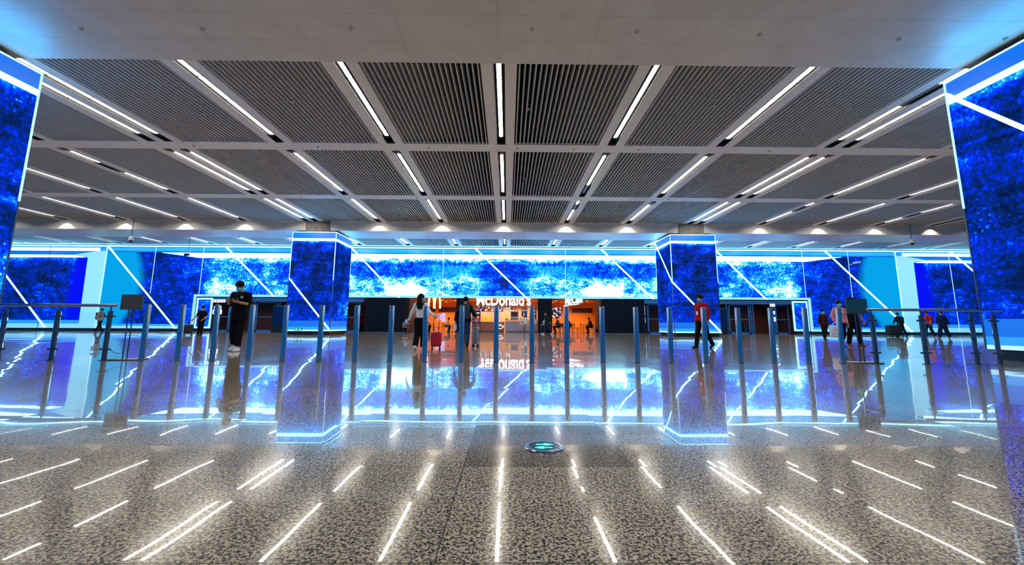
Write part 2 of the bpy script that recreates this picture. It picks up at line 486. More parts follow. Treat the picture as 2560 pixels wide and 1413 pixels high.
# ------------------------------------------------------------------ pillars clad in back-lit prints
ZP = 6.94
def pillar(x0, x1, y0, y1, label, diag, faces):
    W, D = x1 - x0, y1 - y0
    t = empty('display_pillar', (x0, y0, 0)); tag(t, label, 'pillar', 'display pillars')
    p = MB(); p.box(0.10, W - 0.10, 0.10, D - 0.10, 0.0, 0.235); p.build('plinth', MAT['plinth'], t)
    c = MB(); c.box(0.03, W - 0.03, 0.03, D - 0.03, 0.235, ZP - 0.02); c.build('core', MAT['blackplastic'], t)
    tp = MB(); tp.box(0.0, W, 0.0, D, ZP - 0.02, ZP); tp.build('top_cap', MAT['darksteel'], t)
    nk = MB(); nk.box(W * 0.24, W * 0.80, 0.22, D - 0.3, ZP, ZC + 0.2); nk.build('concrete_neck', MAT['concrete'], t)
    e = 0.018
    def face(fc, za, zb, name, mat, u0=0.0, u1=1.0, out=0.0):
        q = MB(); o = out
        if fc == 'front': q.box(W * u0, W * u1, -o - 0.004, e, za, zb)
        elif fc == 'back': q.box(W * u0, W * u1, D - e, D + o + 0.004, za, zb)
        elif fc == 'left': q.box(-o - 0.004, e, D * u0, D * u1, za, zb)
        else: q.box(W - e, W + o + 0.004, D * u0, D * u1, za, zb)
        return q.build(name, mat, t)
    for fc in ('front', 'back', 'left', 'right'):
        face(fc, 0.92, 6.30, 'artwork_panel', MAT['art_p'], 0.006, 0.994)
        face(fc, 6.46, ZP - 0.06, 'top_band', MAT['blueband'], 0.006, 0.994)
        face(fc, 6.30, 6.46, 'top_light', MAT['led_top'], 0.006, 0.994, 0.004)
        face(fc, 0.52, 0.92, 'lower_band', MAT['blueband'], 0.006, 0.994)
        face(fc, 0.33, 0.52, 'base_band', MAT['azure'], 0.006, 0.994)
        face(fc, 0.235, 0.33, 'base_light', MAT['led_soft'], 0.006, 0.994, 0.004)
    for cx, cy in ((0, 0), (W, 0), (0, D), (W, D)):
        q = MB(); q.box(cx - 0.022, cx + 0.022, cy - 0.022, cy + 0.022, 3.6, ZP - 0.03); q.build('corner_light', MAT['led_soft'], t)
        q = MB(); q.box(cx - 0.018, cx + 0.018, cy - 0.018, cy + 0.018, 0.235, 3.6); q.build('corner_strip', MAT['darksteel'], t)
    r = MB()
    for f0 in ((0, W, -0.016, 0.006), (0, W, D - 0.006, D + 0.016)): r.box(f0[0] - 0.016, f0[1] + 0.016, f0[2], f0[3], ZP - 0.06, ZP - 0.03)
    for f0 in ((-0.016, 0.006, 0, D), (W - 0.006, W + 0.016, 0, D)): r.box(f0[0], f0[1], f0[2], f0[3], ZP - 0.06, ZP - 0.03)
    r.build('rim_light', MAT['led'], t)
    for fc, (ua, za, ub, zb) in diag.items():
        h = 0.07
        L = W if fc in ('front', 'back') else D
        poly = [(ua * L, za - h), (ub * L, zb - h), (ub * L, zb + h), (ua * L, za + h)]
        q = MB()
        if fc == 'front': q.prism(poly, -0.03, 0.0)
        elif fc == 'left': q.prism(poly, -0.03, 0.0, 'x')
        elif fc == 'right': q.prism(poly, W, W + 0.03, 'x')
        q.build('diagonal_light', MAT['led'], t)
    return t
LP = pillar(-14.65, -11.71, 29.0, 32.0, 'blue backlit pillar left of the restaurant, white strip rising off its left edge', {'front': (0.0, 3.72, 1.0, 0.30)}, None)
RP = pillar(11.15, 14.25, 29.0, 32.0, 'blue backlit pillar right of the restaurant, white strip bent around its corner', {'front': (0.0, 3.62, 1.0, 0.28), 'left': (0.0, 3.62, 1.0, 6.85)}, None)
LN = pillar(-14.70, -11.73, 7.20, 10.14, 'large blue backlit pillar at the left edge of the photo', {}, None)
RN = pillar(11.17, 14.20, 7.20, 10.14, 'large blue backlit pillar at the right edge of the photo', {'left': (0.0, 3.35, 0.985, 6.55)}, None)

def sign_exit(t, x, y):
    """small green floor-level exit plate on the pillar base"""
    o = empty('exit_sign', (x, y, 0.36)); tag(o, 'small green exit sign at the foot of the %s pillar' % t, 'sign', 'exit signs on the pillars')
    b = MB(); b.box(-0.24, 0.24, -0.05, 0.0, -0.08, 0.09); b.build('case', MAT['steel'], o)
    g = MB(); g.box(-0.21, -0.03, -0.056, -0.05, -0.055, 0.065); g.box(0.03, 0.21, -0.056, -0.05, -0.055, 0.065); g.build('lit_panel', EXITM, o)
    r = MB()
    r.ball((0.02 + 0.10, -0.058, 0.045), (0.011, 0.004, 0.011)); r.prism([(0.09, 0.03), (0.12, 0.03), (0.14, -0.045), (0.12, -0.045), (0.108, -0.01), (0.08, -0.045), (0.065, -0.04)], -0.060, -0.056)
    r.prism([(-0.19, 0.0), (-0.13, 0.04), (-0.13, 0.015), (-0.05, 0.015), (-0.05, -0.015), (-0.13, -0.015), (-0.13, -0.04)], -0.060, -0.056)
    r.build('pictogram', EXITW, o)
EXITM = EM('exit green', (0.0, 0.55, 0.22), 0.9); EXITW = EM('exit white', (0.7, 0.95, 0.8), 1.0)
sign_exit('left', -11.71 - 2.05, 28.99); sign_exit('right', 11.15 + 1.58, 28.99)

# ------------------------------------------------------------------ far wall of displays (glass face at y = 39)
WY = 39.0
wb = MB(); wb.box(-50, -28.1, WY + 0.10, WY + 0.4, 0, 9.4); wb.box(27.6, 50, WY + 0.10, WY + 0.4, 0, 9.4); wb.box(-28.1, 27.6, WY + 0.10, WY + 0.4, 3.06, 9.4)
struct(wb.build('wall_back', MAT['black']))

def diag(t, xa, za, xb, zb, h=0.062):
    dx, dz = xb - xa, zb - za; L = math.hypot(dx, dz); nx = h * L / abs(dz)
    # cut square to the panel's top and bottom
    q = MB(); q.prism([(xa - nx, za), (xa + nx, za), (xb + nx, zb), (xb - nx, zb)], WY - 0.05, WY - 0.004)
    q.build('diagonal_light', MAT['led'], t)

def panel(t, x0, x1, z0, z1, name, mat, out=0.0, poly=None):
    q = MB()
    if poly: q.prism(poly, WY - out - 0.012, WY + 0.03)
    else: q.box(x0, x1, WY - out - 0.012, WY + 0.03, z0, z1)
    return q.build(name, mat, t)

def seams(t, xs, z0, z1, lit):
    for x, l in zip(xs, lit):
        q = MB(); q.box(x - 0.022, x + 0.022, WY - 0.03, WY - 0.008, z0, z1); q.build('panel_seam', MAT['led_soft' if l else 'darksteel'], t)

def display(name_label, x0, x1, z0):
    t = empty('light_box_display', (0, 0, 0)); tag(t, name_label, 'illuminated display', 'displays on the far wall')
    panel(t, x0, x1, 7.56, 7.645, 'top_light', MAT['led'], 0.02)
    fr = MB(); fr.box(x0, x1, WY - 0.06, WY + 0.05, 7.645, 7.70); fr.build('top_rail', MAT['darksteel'], t)
    return t

# centre display over the restaurant
t = display('wide bright white and blue lit mural above the restaurant', -14.4, 13.8, 3.06)
panel(t, -14.4, 13.8, 7.14, 7.50, 'upper_band', MAT['cyan'], 0.0)
panel(t, -14.4, 13.8, 7.02, 7.14, 'shadow_band', MAT['blueband'], 0.0)  # narrow plain blue band of the display, between two paler ones
panel(t, -14.4, 13.8, 6.63, 7.02, 'light_bar', MAT['led'], 0.004)
panel(t, -14.4, 13.8, 3.26, 6.63, 'artwork_panel', MAT['art_c'])
panel(t, -14.4, 13.8, 3.06, 3.26, 'bottom_light', MAT['paleblue'], 0.03)
seams(t, [-5.87, -0.28, 5.27], 3.06, 7.52, [1, 0, 1])
diag(t, -14.3, 7.6, -9.75, 3.06); diag(t, -3.05, 7.66, 1.76, 3.06); diag(t, 8.5, 7.66, 13.2, 3.06)

for s, nm in ((-1, 'left'), (1, 'right')):
    def X(v): return s * v - 0.28
    def PO(pl): return [(X(a), z) for a, z in (pl if s > 0 else pl[::-1])]
    t = display('dark blue lit mural with a cyan end over the %s entrance doors' % nm, min(X(14.1), X(36.05)), max(X(14.1), X(36.05)), 0.2)
    def pn(a, c, z0, z1, name, mat, out=0.0): return panel(t, min(X(a), X(c)), max(X(a), X(c)), z0, z1, name, mat, out)
    pn(14.1, 34.5, 7.16, 7.50, 'upper_band', MAT['cyan'])
    panel(t, 0, 0, 0, 0, 'light_bar', MAT['led'], 0.004, PO([(14.1, 6.63), (27.6, 6.56), (31.1, 7.02), (14.1, 7.02)]))
    panel(t, 0, 0, 0, 0, 'shadow_band', MAT['blueband'], 0.0, PO([(14.1, 7.02), (31.1, 7.02), (36.05, 7.10), (36.05, 7.16), (14.1, 7.16)]))
    pn(34.5, 36.05, 7.16, 7.50, 'corner_band', MAT['cyan'])
    DX = 27.75
    pn(14.1, DX, 3.26, 6.62, 'artwork_panel', MAT['art_s'])
    pn(DX, 31.1, 0.62, 6.62, 'artwork_panel', MAT['art_s'])
    pn(31.1, 36.05, 0.62, 7.06, 'artwork_panel', MAT['art_s'])
    pn(27.6, 31.1, 6.62, 7.02, 'artwork_panel', MAT['art_s'], -0.001)
    pn(DX, 36.05, 0.44, 0.62, 'lower_band', MAT['azure']); pn(DX, 36.05, 0.23, 0.44, 'base_light', MAT['paleblue'], 0.01)
    pn(14.1, DX, 3.06, 3.26, 'bottom_light', MAT['paleblue'], 0.03)
    pn(27.55, DX + 0.02, 0.23, 3.26, 'side_light', MAT['paleblue'], 0.032)
    pn(DX, 36.05, 0.0, 0.23, 'skirting', MAT['plinth'], -0.02)
    if s < 0:
        seams(t, [-27.62, -31.95], 3.3, 7.52, [1, 1]); diag(t, -36.3, 7.6, -29.35, 0.23); diag(t, -25.72, 7.66, -20.9, 3.1)
    else:
        seams(t, [27.1, 31.35], 3.3, 7.52, [1, 1]); diag(t, 19.1, 7.6, 23.45, 3.1); diag(t, 29.2, 7.66, 36.4, 0.23)
    q = MB(); q.box(X(36.05) - 0.05, X(36.05) + 0.05, WY - 0.05, WY + 0.02, 0.23, 7.66); q.build('end_light', MAT['led_soft'], t)
    # the niche display beyond the corner
    t = display('dark blue lit mural with a white end panel, farthest %s on the wall' % nm, min(X(36.12), X(49)), max(X(36.12), X(49)), 0.2)
    pn(36.12, 36.7, 7.16, 7.5, 'corner_band', MAT['azure']); pn(36.7, 49, 7.14, 7.42, 'light_bar', MAT['led'], 0.004); pn(36.7, 49, 7.42, 7.55, 'gap_band', MAT['azure'])
    panel(t, 0, 0, 0, 0, 'lower_light_bar', MAT['led'], 0.004, PO([(37.9, 6.53), (49, 6.53), (49, 6.76), (38.9, 6.76)]))
    pn(38.9, 49, 6.76, 7.14, 'blue_band', MAT['blueband'])
    panel(t, 0, 0, 0, 0, 'end_panel', MAT['paleblue'], 0.0, PO([(36.12, 0.62), (37.6, 0.62), (37.7, 6.53), (38.9, 6.80), (36.7, 7.16), (36.12, 7.16)]))
    panel(t, 0, 0, 0, 0, 'artwork_panel', MAT['art_n'], -0.001, PO([(37.6, 0.92), (49, 0.92), (49, 6.53), (37.7, 6.53)]))
    pn(36.12, 49, 0.23, 7.55, 'backing', MAT['blueband'], -0.006)
    pn(37.6, 49, 0.55, 0.92, 'lower_band', MAT['azure']); pn(36.12, 49, 0.23, 0.62, 'base_light', MAT['paleblue'], 0.002)
    pn(36.12, 49, 0.0, 0.23, 'skirting', MAT['plinth'], -0.02)
    if s < 0:
        seams(t, [-41.42], 0.23, 7.52, [0]); diag(t, -47.5, 7.6, -40.8, 0.3)
    else:
        seams(t, [40.75], 0.23, 7.52, [1]); diag(t, 40.9, 7.66, 46.9, 1.9)

# ------------------------------------------------------------------ text helper (built-in font only)
def text_mesh(name, txt, size, mat, parent, loc, depth=0.03, offset=0.0, shear=0.0, align='LEFT', width=None, rot=(math.pi / 2, 0, 0)):
    cu = bpy.data.curves.new(name, 'FONT'); cu.body = txt; cu.size = size; cu.extrude = depth; cu.offset = offset; cu.shear = shear; cu.align_x = align
    tmp = bpy.data.objects.new('tmp', cu); COL.objects.link(tmp)
    dg = bpy.context.evaluated_depsgraph_get(); me = bpy.data.meshes.new_from_object(tmp.evaluated_get(dg))
    bpy.data.objects.remove(tmp)
    if width:
        xs = [v.co.x for v in me.vertices]; w = max(xs) - min(xs); m = min(xs)
        for v in me.vertices: v.co.x = (v.co.x - m) * width / w
    me.materials.clear(); me.name = name
    o = link(name, me, mat, parent, loc); o.rotation_euler = rot
    return o

# ------------------------------------------------------------------ bollards
def bollard():
    t = empty('bollard', (0, 0, 0))
    b = MB(); b.lathe([(0.0495, 0.012), (0.0495, 1.085), (0.046, 1.092)], n=32); b.build('post', MAT['steel'], t, True)
    c = MB(); c.lathe([(0.051, 1.085), (0.051, 1.096), (0.047, 1.101), (0.010, 1.102)], n=32); c.build('cap', MAT['steel'], t, True)
    f = MB(); f.lathe([(0.062, 0.0), (0.062, 0.008), (0.055, 0.014), (0.050, 0.014)], n=32); f.build('floor_ring', MAT['darksteel'], t, True)
    return t
YB = 8.724
BX = [-7.15, -6.46, -5.78, -5.08, -4.41, -3.70, -3.00, -2.31, -1.63, -0.91, -0.22, 0.49, 1.18, 1.90, 2.58, 3.26, 3.95, 4.64, 5.31, 6.00, 6.69]
b0 = bollard()
for i, x in enumerate(BX):
    o = b0 if i == 0 else copy_tree(b0)
    o.location = (x, YB, 0)
    w = {0: 'leftmost in the row, beside the left sign stand', 10: 'middle of the row, before the restaurant counter', 20: 'last in the row, beside the right sign stand'}.get(
        i, '%s from the left end of the row' % ORD[i + 1] if i < 10 else '%s from the right end of the row' % ORD[21 - i])
    tag(o, 'stainless steel bollard, ' + w, 'bollard', 'row of bollards')

# ------------------------------------------------------------------ glass railings
def railing(label, x0, x1, posts, caps, side):
    t = empty('glass_railing', (0, YB, 0)); tag(t, label, 'railing', 'glass railings')
    h = MB(); h.tube([(x0, 0, 1.075), (x1, 0, 1.075)], 0.030, 16); h.build('handrail', MAT['steel'], t, True)
    for c in caps:
        e = MB(); e.ball((c, 0, 1.075), 0.034, 14, 10); e.build('end_cap', MAT['steel'], t, True)
    for p in posts:
        q = MB(); q.box(p - 0.034, p + 0.034, -0.022, 0.022, 0.0, 0.97); q.tube([(p, 0, 0.96), (p, 0, 1.06)], 0.013, 10)
        q.box(p - 0.06, p + 0.06, -0.05, 0.05, 0, 0.012)
        po = q.build('post', MAT['darksteel'], t)
        for z in (0.86, 0.22):
            c = MB(); c.box(p - 0.10 if p != posts[0] or side > 0 else p - 0.03, p + 0.10, -0.016, 0.016, z - 0.016, z + 0.016); c.build('glass_clamp', MAT['darksteel'], po)
    for a, c in zip(posts[:-1], posts[1:]):
        g = MB(); g.box(a + 0.055, c - 0.055, -0.006, 0.006, 0.10, 0.95); g.build('glass_pane', MAT['glass'], t)
    return t
railing('steel and glass railing at the left end of the bollards', -11.45, -7.80, [-11.0, -9.93, -8.90, -7.88], [-7.80], -1)
railing('steel and glass railing at the right end of the bollards', 7.30, 10.0, [7.355, 8.37, 9.38, 9.84], [7.30, 10.0], 1)

# ------------------------------------------------------------------ sign stands
def stand(x, y, bw, boff, basew, mat, label, chx):
    t = empty('sign_stand', (x, y, 0)); tag(t, label, 'sign stand', 'sign stands')
    b = MB(); b.rbox(-basew / 2, basew / 2, -0.19, 0.19, 0.0, 0.022, 0.03); b.build('base_plate', MAT['darksteel'], t)
    for s in (-0.045, 0.045):
        q = MB(); q.tube([(s + boff, 0, 0.02), (s + boff, 0, 1.02)], 0.011, 10); q.build('pole', MAT['darksteel'], t, True)
    p = MB(); p.box(boff - bw / 2, boff + bw / 2, -0.012, 0.012, 1.005, 1.305); p.build('board', mat, t)
    f = MB()
    for a in ((boff - bw / 2 - 0.006, boff - bw / 2 + 0.006, 1.0, 1.31), (boff + bw / 2 - 0.006, boff + bw / 2 + 0.006, 1.0, 1.31), (boff - bw / 2, boff + bw / 2, 1.0, 1.012), (boff - bw / 2, boff + bw / 2, 1.298, 1.31)):
        f.box(a[0], a[1], -0.015, 0.015, a[2], a[3])
    f.build('board_frame', MAT['darksteel'], t)
    s0 = boff + (0.045 if chx > 0 else -0.045)
    pts = [(s0 + (chx - s0) * k / 10.0, -0.20 * k / 10.0, 0.15 - 0.06 * math.sin(math.pi * k / 10.0) + 0.09 * k / 10) for k in range(11)]
    c = MB(); c.tube(pts, 0.006, 6); c.build('chain', MAT['darksteel'], t, True)
    return t
stand(-7.67, 8.98, 0.43, -0.03, 0.66, M('dull brown sign board back', (0.075, 0.066, 0.055), 0.6), 'brown-backed sign board on two thin poles beside the left railing', -0.20)
stand(7.25, 8.98, 0.42, 0.03, 0.66, M('dark teal sign board back', (0.010, 0.075, 0.095), 0.4), 'dark teal sign board on two thin poles beside the right railing', 0.14)

# ------------------------------------------------------------------ floor arrow sign
t = empty('floor_sign', (0.23, 2.785, 0)); tag(t, 'round steel-rimmed floor light with two green arrows', 'floor sign')
r = MB(); r.lathe([(0.122, 0.0), (0.122, 0.006), (0.117, 0.0105), (0.094, 0.0105), (0.092, 0.006)], n=64); r.build('rim', MAT['steel'], t, True)
q = MB(); q.lathe([(0.093, 0.003), (0.093, 0.0085), (0.001, 0.0086)], n=48); q.build('lens', M('dark blue lens', (0.004, 0.03, 0.075), 0.08), t)
def arrow(sx, yc):
    k = MB(); pl = [(-0.048, -0.0075), (0.012, -0.0075), (0.0, -0.023), (0.024, -0.023), (0.06, 0.0), (0.024, 0.023), (0.0, 0.023), (0.012, 0.0075), (-0.048, 0.0075)]
    k.prism([(sx * x, yc + y) for x, y in pl], 0.0087, 0.0105, 'z'); k.build('arrow', ARR, t)
ARR = EM('green lit arrow', (0.05, 0.95, 0.62), 1.25)
arrow(1, 0.034); arrow(-1, -0.034)
for a in range(4):
    s = MB(); an = math.radians(45 + 90 * a + 8); s.lathe([(0.005, 0.0105), (0.005, 0.012), (0.001, 0.0122)], (0.107 * math.cos(an), 0.107 * math.sin(an), 0), 10); s.build('screw', MAT['darksteel'], t)

# ------------------------------------------------------------------ detectors on the beams, domes, hanging cameras
SENS = M('cream plastic sensor', (0.50, 0.45, 0.34), 0.5)
def detector(x, y, z, label, r=0.046):
    t = empty('smoke_detector', (x, y, z)); tag(t, label, 'smoke detector', 'ceiling detectors')
    b = MB(); b.lathe([(r, 0.0), (r, -0.018), (r * 0.8, -0.036), (r * 0.45, -0.044)], n=20); b.build('body', SENS, t, True)
    c = MB(); c.lathe([(r * 0.4, -0.043), (r * 0.35, -0.055), (0.004, -0.057)], n=14); c.build('lens', SENS, t, True)
for i, (x, y) in enumerate([(-9.32, 8.63), (-6.67, 8.60), (-3.43, 8.52), (0.49, 8.47), (2.78, 8.51), (5.51, 8.57), (8.68, 8.66), (11.0, 8.6)]):
    detector(x, y, ZB, 'round cream detector under the overhead beam, %s from the left' % ORD[i + 1])
for j, (yy, nm, xs) in enumerate([(16.4, 'first cross plate', [-12.5, -7.6, -3.2, 0.35, 2.6, 5.2, 10.5]), (23.3, 'second cross plate', [-11.5, -5.1, 0.3, 2.4, 9.0, 13.8])]):
    for i, x in enumerate(xs): detector(x, yy, ZC, 'small detector under the %s, %s from the left' % (nm, ORD[i + 1]), 0.05)
for i, (x, y, nm) in enumerate([(0.65, 13.2, 'just right of the centre strip'), (3.3, 13.2, 'right of the centre, nearest row'), (-6.9, 12.9, 'left of the centre, nearest row'), (-10.3, 13.8, 'far left, nearest row'),
                                (6.6, 12.9, 'second bay right, nearest row'), (11.0, 12.9, 'third bay right, nearest row'), (-2.8, 19.8, 'left of the centre, second row'), (0.45, 19.8, 'just right of the centre strip, second row'), (2.9, 19.8, 'right of the centre, second row')]):
    detector(x, y, ZC + 0.012, 'small detector between ceiling slats, ' + nm, 0.045)
t = empty('dome_camera', (0.78, 20.0, ZC)); tag(t, 'grey dome camera hanging under the second slat row', 'security camera')
b = MB(); b.lathe([(0.09, 0.02), (0.09, -0.10), (0.085, -0.14)], n=20); b.build('housing', M('grey camera housing', (0.22, 0.24, 0.27), 0.5), t, True)
d = MB(); d.lathe([(0.08, -0.14), (0.075, -0.18), (0.05, -0.215), (0.01, -0.228)], n=20); d.build('dome', MAT['blackplastic'], t, True)
def hang_cam(x, y, z0, z1, label, big=True):
    t = empty('hanging_camera', (x, y, z0)); tag(t, label, 'security camera', 'cameras hanging on poles')
    p = MB(); p.tube([(0, 0, 0), (0, 0, z1 - z0)], 0.022, 8); p.build('pole', MAT['steel'], t, True)
    if big:
        b = MB(); b.lathe([(0.05, 0.10), (0.13, 0.02), (0.15, -0.02), (0.15, -0.15), (0.13, -0.19)], (0, 0, z1 - z0), 18); b.build('housing', MAT['white'], t, True)
        d = MB(); d.lathe([(0.125, -0.19), (0.12, -0.25), (0.08, -0.31), (0.01, -0.33)], (0, 0, z1 - z0), 18); d.build('dome', MAT['blackplastic'], t, True)
    else:
        b = MB(); b.rbox(-0.28, 0.08, -0.09, 0.09, z1 - z0 - 0.13, z1 - z0 + 0.05, 0.03); b.build('housing', MAT['blackplastic'], t)
hang_cam(-25.35, 28.8, ZC, 6.38, 'white dome camera on a pole under the ceiling, at left')
hang_cam(27.72, 28.8, ZC, 6.58, 'white dome camera on a pole under the ceiling, at right')
hang_cam(-24.55, 33.0, ZC, 5.95, 'black box camera on a thin pole before the left mural', False)
t = empty('wall_camera', (31.5, 38.95, 6.3)); tag(t, 'white bullet camera on the right mural', 'security camera')
p = MB(); p.tube([(-0.15, 0.04, 0), (-0.15, -0.3, 0), (0.05, -0.35, 0.12)], 0.03, 8); p.build('arm', MAT['white'], t, True)
b = MB(); b.tube([(0.0, -0.35, 0.12), (0.55, -0.45, 0.2)], 0.085, 12); b.build('body', MAT['white'], t, True)

# ------------------------------------------------------------------ entrances left and right of the restaurant
def entrance(s, nm):
    """glazed sliding doors set back in the mural; s = -1 left, 1 right"""
    def X(v): return s * v - 0.28
    def bx(m, a, c, *r): m.box(min(X(a), X(c)), max(X(a), X(c)), *r)
    Y = WY + 0.45
    # lining of the opening
    st = MB(); bx(st, 27.55, 28.2, WY + 0.1, 44.0, 0, 3.06); bx(st, 12.6, 28.2, 43.9, 44.1, 0, 3.4)
    struct(st.build('wall_corridor_' + nm, MAT['maroon']))
    cl = MB(); bx(cl, 12.6, 28.2, WY + 0.42, 44.1, 3.0, 3.1); struct(cl.build('ceiling_corridor_' + nm, MAT['plinth']))
    hd = MB(); bx(hd, 12.6, 26.0, WY + 0.05, WY + 0.35, 2.66, 2.98); struct(hd.build('trim_door_header_' + nm, MAT['doorframe']))
    # small framed print beside the doors
    t = empty('framed_light_box', (0, 0, 0)); tag(t, 'narrow framed lit print beside the %s entrance doors' % nm, 'illuminated display', 'framed prints by the doors')
    a = MB(); bx(a, 26.2, 27.3, WY - 0.005, WY + 0.03, 0.42, 2.80); a.build('artwork_panel', MAT['art_s'], t)
    f = MB(); bx(f, 27.3, 27.45, WY - 0.02, WY + 0.03, 0.26, 2.95); bx(f, 26.05, 26.2, WY - 0.02, WY + 0.03, 0.26, 2.95); bx(f, 26.2, 27.3, WY - 0.02, WY + 0.03, 0.26, 0.42); bx(f, 26.2, 27.3, WY - 0.02, WY + 0.03, 2.80, 2.95)
    f.build('light_frame', MAT['led_soft'], t)
    p = MB(); bx(p, 26.05, 27.55, WY, WY + 0.05, 0.0, 0.26); p.build('plinth', MAT['plinth'], t)
    k = MB(); bx(k, 26.0, 27.5, WY + 0.06, WY + 0.10, 0.0, 3.0); k.build('backing', MAT['plinth'], t)
    # door leaves
    for i, (a0, a1, fixed, lb) in enumerate([(24.7, 25.95, 1, 'outermost glazed door leaf'), (20.4, 22.35, 0, 'middle glazed door leaf, standing closed'), (13.0, 14.3, 0, 'innermost glazed door leaf, nearest the restaurant')]):
        d = empty('sliding_door', (X((a0 + a1) / 2), Y, 0)); tag(d, '%s of the %s entrance' % (lb, nm), 'door', 'entrance door leaves')
        w = (a1 - a0) / 2; fr = MB()
        for e in (-w, w - 0.13): fr.box(e, e + 0.13, -0.04, 0.04, 0.0, 2.66)
        fr.box(-w, w, -0.04, 0.04, 2.55, 2.66); fr.box(-w, w, -0.04, 0.04, 0, 0.14); fr.box(-w + 0.1, w - 0.1, -0.03, 0.03, 1.26, 1.33)
        fr.build('frame', MAT['doorframe'], d)
        g = MB(); g.box(-w + 0.1, w - 0.1, -0.008, 0.008, 0.14, 2.55); g.build('glass_pane', MAT['glass'], d)
    ps = MB()
    for a0 in (22.42, 22.62, 24.6, 20.2): bx(ps, a0, a0 + 0.10, Y - 0.06, Y + 0.06, 0, 2.70)
    struct(ps.build('trim_door_posts_' + nm, MAT['doorframe']))
    for q, (lx, ly) in enumerate(((25.0, 41.6), (21.5, 41.6), (17.0, 41.6))): added_corridor_lamp(X(lx), ly, nm, q)
    return X
def added_corridor_lamp(x, y, nm, q):  # lamp added to brighten the dark corridor behind the doors
    t = empty('recessed_lamp', (x, y, 3.0)); tag(t, 'added recessed lamp in the %s entrance corridor, %s from the outer end' % (nm, ORD[q + 1]), 'ceiling light', 'added corridor lamps')
    r = MB(); r.lathe([(0.13, 0.0), (0.13, -0.012), (0.1, -0.012), (0.1, 0.01)], n=18); r.build('ring', MAT['white'], t, True)
    d = MB(); d.lathe([(0.098, -0.003), (0.098, -0.008), (0.005, -0.009)], n=18); d.build('lens', CLAMP, t)
    l = bpy.data.lights.new('added_corridor_lamp', 'SPOT'); l.energy = 90; l.color = (1.0, 0.62, 0.5); l.spot_size = math.radians(150); l.spot_blend = 0.6; l.shadow_soft_size = 0.1
    o = bpy.data.objects.new('light', l); COL.objects.link(o); o.parent = t; o.location = (0, 0, -0.05)
CLAMP = EM('dim warm lens', (1.0, 0.8, 0.6), 2.0)
XE = entrance(-1, 'left'); entrance(1, 'right')
SIGNW = EM('lit white sign face', (0.85, 0.95, 1.0), 1.6)
def way_sign(x, y, plates, label):
    t = empty('wayfinding_sign', (x, y, 0)); tag(t, label, 'sign', 'lit wayfinding signs')
    p = MB(); p.tube([(0, 0.03, 0), (0, 0.03, plates[0][1])], 0.03, 8); p.box(-0.2, 0.2, -0.1, 0.15, 0, 0.03); p.build('pole', MAT['darksteel'], t, True)
    for w, z1, z0, n in plates:
        b = MB(); b.box(-w / 2, w / 2, -0.03, 0.03, z0, z1); pl = b.build('plate', SIGNW, t)
        m = MB()
        for i in range(n):
            a = -w / 2 + w * (i + 0.3) / n; m.box(a, a + w * 0.4 / n, -0.034, -0.03, z0 + (z1 - z0) * 0.25, z0 + (z1 - z0) * 0.62)
        m.build('pictogram', MAT['plinth'], pl)
way_sign(-25.3, 38.2, [(1.15, 2.76, 2.52, 4), (0.6, 2.18, 1.95, 2), (0.75, 1.88, 1.5, 3), (0.3, 1.4, 1.26, 1)], 'tall lit white wayfinding sign with stacked plates by the left entrance')
way_sign(23.55, 38.3, [(0.42, 2.66, 2.42, 2), (0.30, 2.02, 1.74, 2), (0.34, 1.48, 1.12, 2)], 'slim lit white wayfinding sign with three plates by the right entrance')
t = empty('ring_logo_sign', (19.6, 43.8, 2.15)); tag(t, 'copper ring and C lettering on the dark corridor wall at right', 'sign')
r = MB(); r.rings([[(0.33 * math.cos(a) * q, yy, 0.33 * math.sin(a) * q) for a in (2 * math.pi * k / 28 for k in range(28))] for q, yy in ((0.68, 0), (0.68, -0.06), (1, -0.06), (1, 0), (0.68, 0))], cap=False)
r.build('ring', EM('copper lit ring', (0.55, 0.20, 0.10), 0.7), t)
text_mesh('lettering', 'CI', 0.62, EM('dim lettering', (0.35, 0.18, 0.14), 0.5), t, (0.62, -0.03, -0.2), 0.02, 0.01)
for x, y, w, s, lb in ((-17.2, 33.0, 0.98, -1, 'dark free-standing advertising panel between the left doors and the blue pillar'), (16.5, 33.2, 0.62, 1, 'dark free-standing advertising panel just right of the right pillar')):
    t = empty('advertising_totem', (x, y, 0)); tag(t, lb, 'advertising panel', 'dark advertising totems')
    b = MB(); b.rbox(-w / 2, w / 2, -0.09, 0.09, 0.06, 2.02, 0.03); b.build('body', MAT['plinth'], t)
    q = MB(); q.box(-w / 2 + 0.08, w / 2 - 0.08, -0.098, -0.09, 0.62, 1.9); q.build('screen', M('dark blue glossy screen', (0.004, 0.012, 0.10), 0.08), t)
    q = MB(); q.box(-w / 2, w / 2, -0.10, 0.10, 1.985, 2.03); q.build('top_trim', MAT['steel'], t)
    q = MB(); q.rbox(-w / 2 - 0.12, w / 2 + 0.12, -0.25, 0.25, 0.0, 0.06, 0.05); q.build('foot', MAT['darksteel'], t)
for i, x in enumerate((22.6, 23.3, 23.95)):
    t = empty('litter_bin', (x, 42.6, 0)); tag(t, 'slim grey waste bin in the right corridor, %s from the left' % ORD[i + 1], 'bin', 'bins in the corridor')
    b = MB(); b.rbox(-0.22, 0.22, -0.2, 0.2, 0, 0.95, 0.05); b.build('body', M('bin grey', (0.03, 0.05, 0.075), 0.4), t)
    b = MB(); b.rbox(-0.23, 0.23, -0.21, 0.21, 0.95, 1.05, 0.05); b.build('lid', MAT['blackplastic'], t)

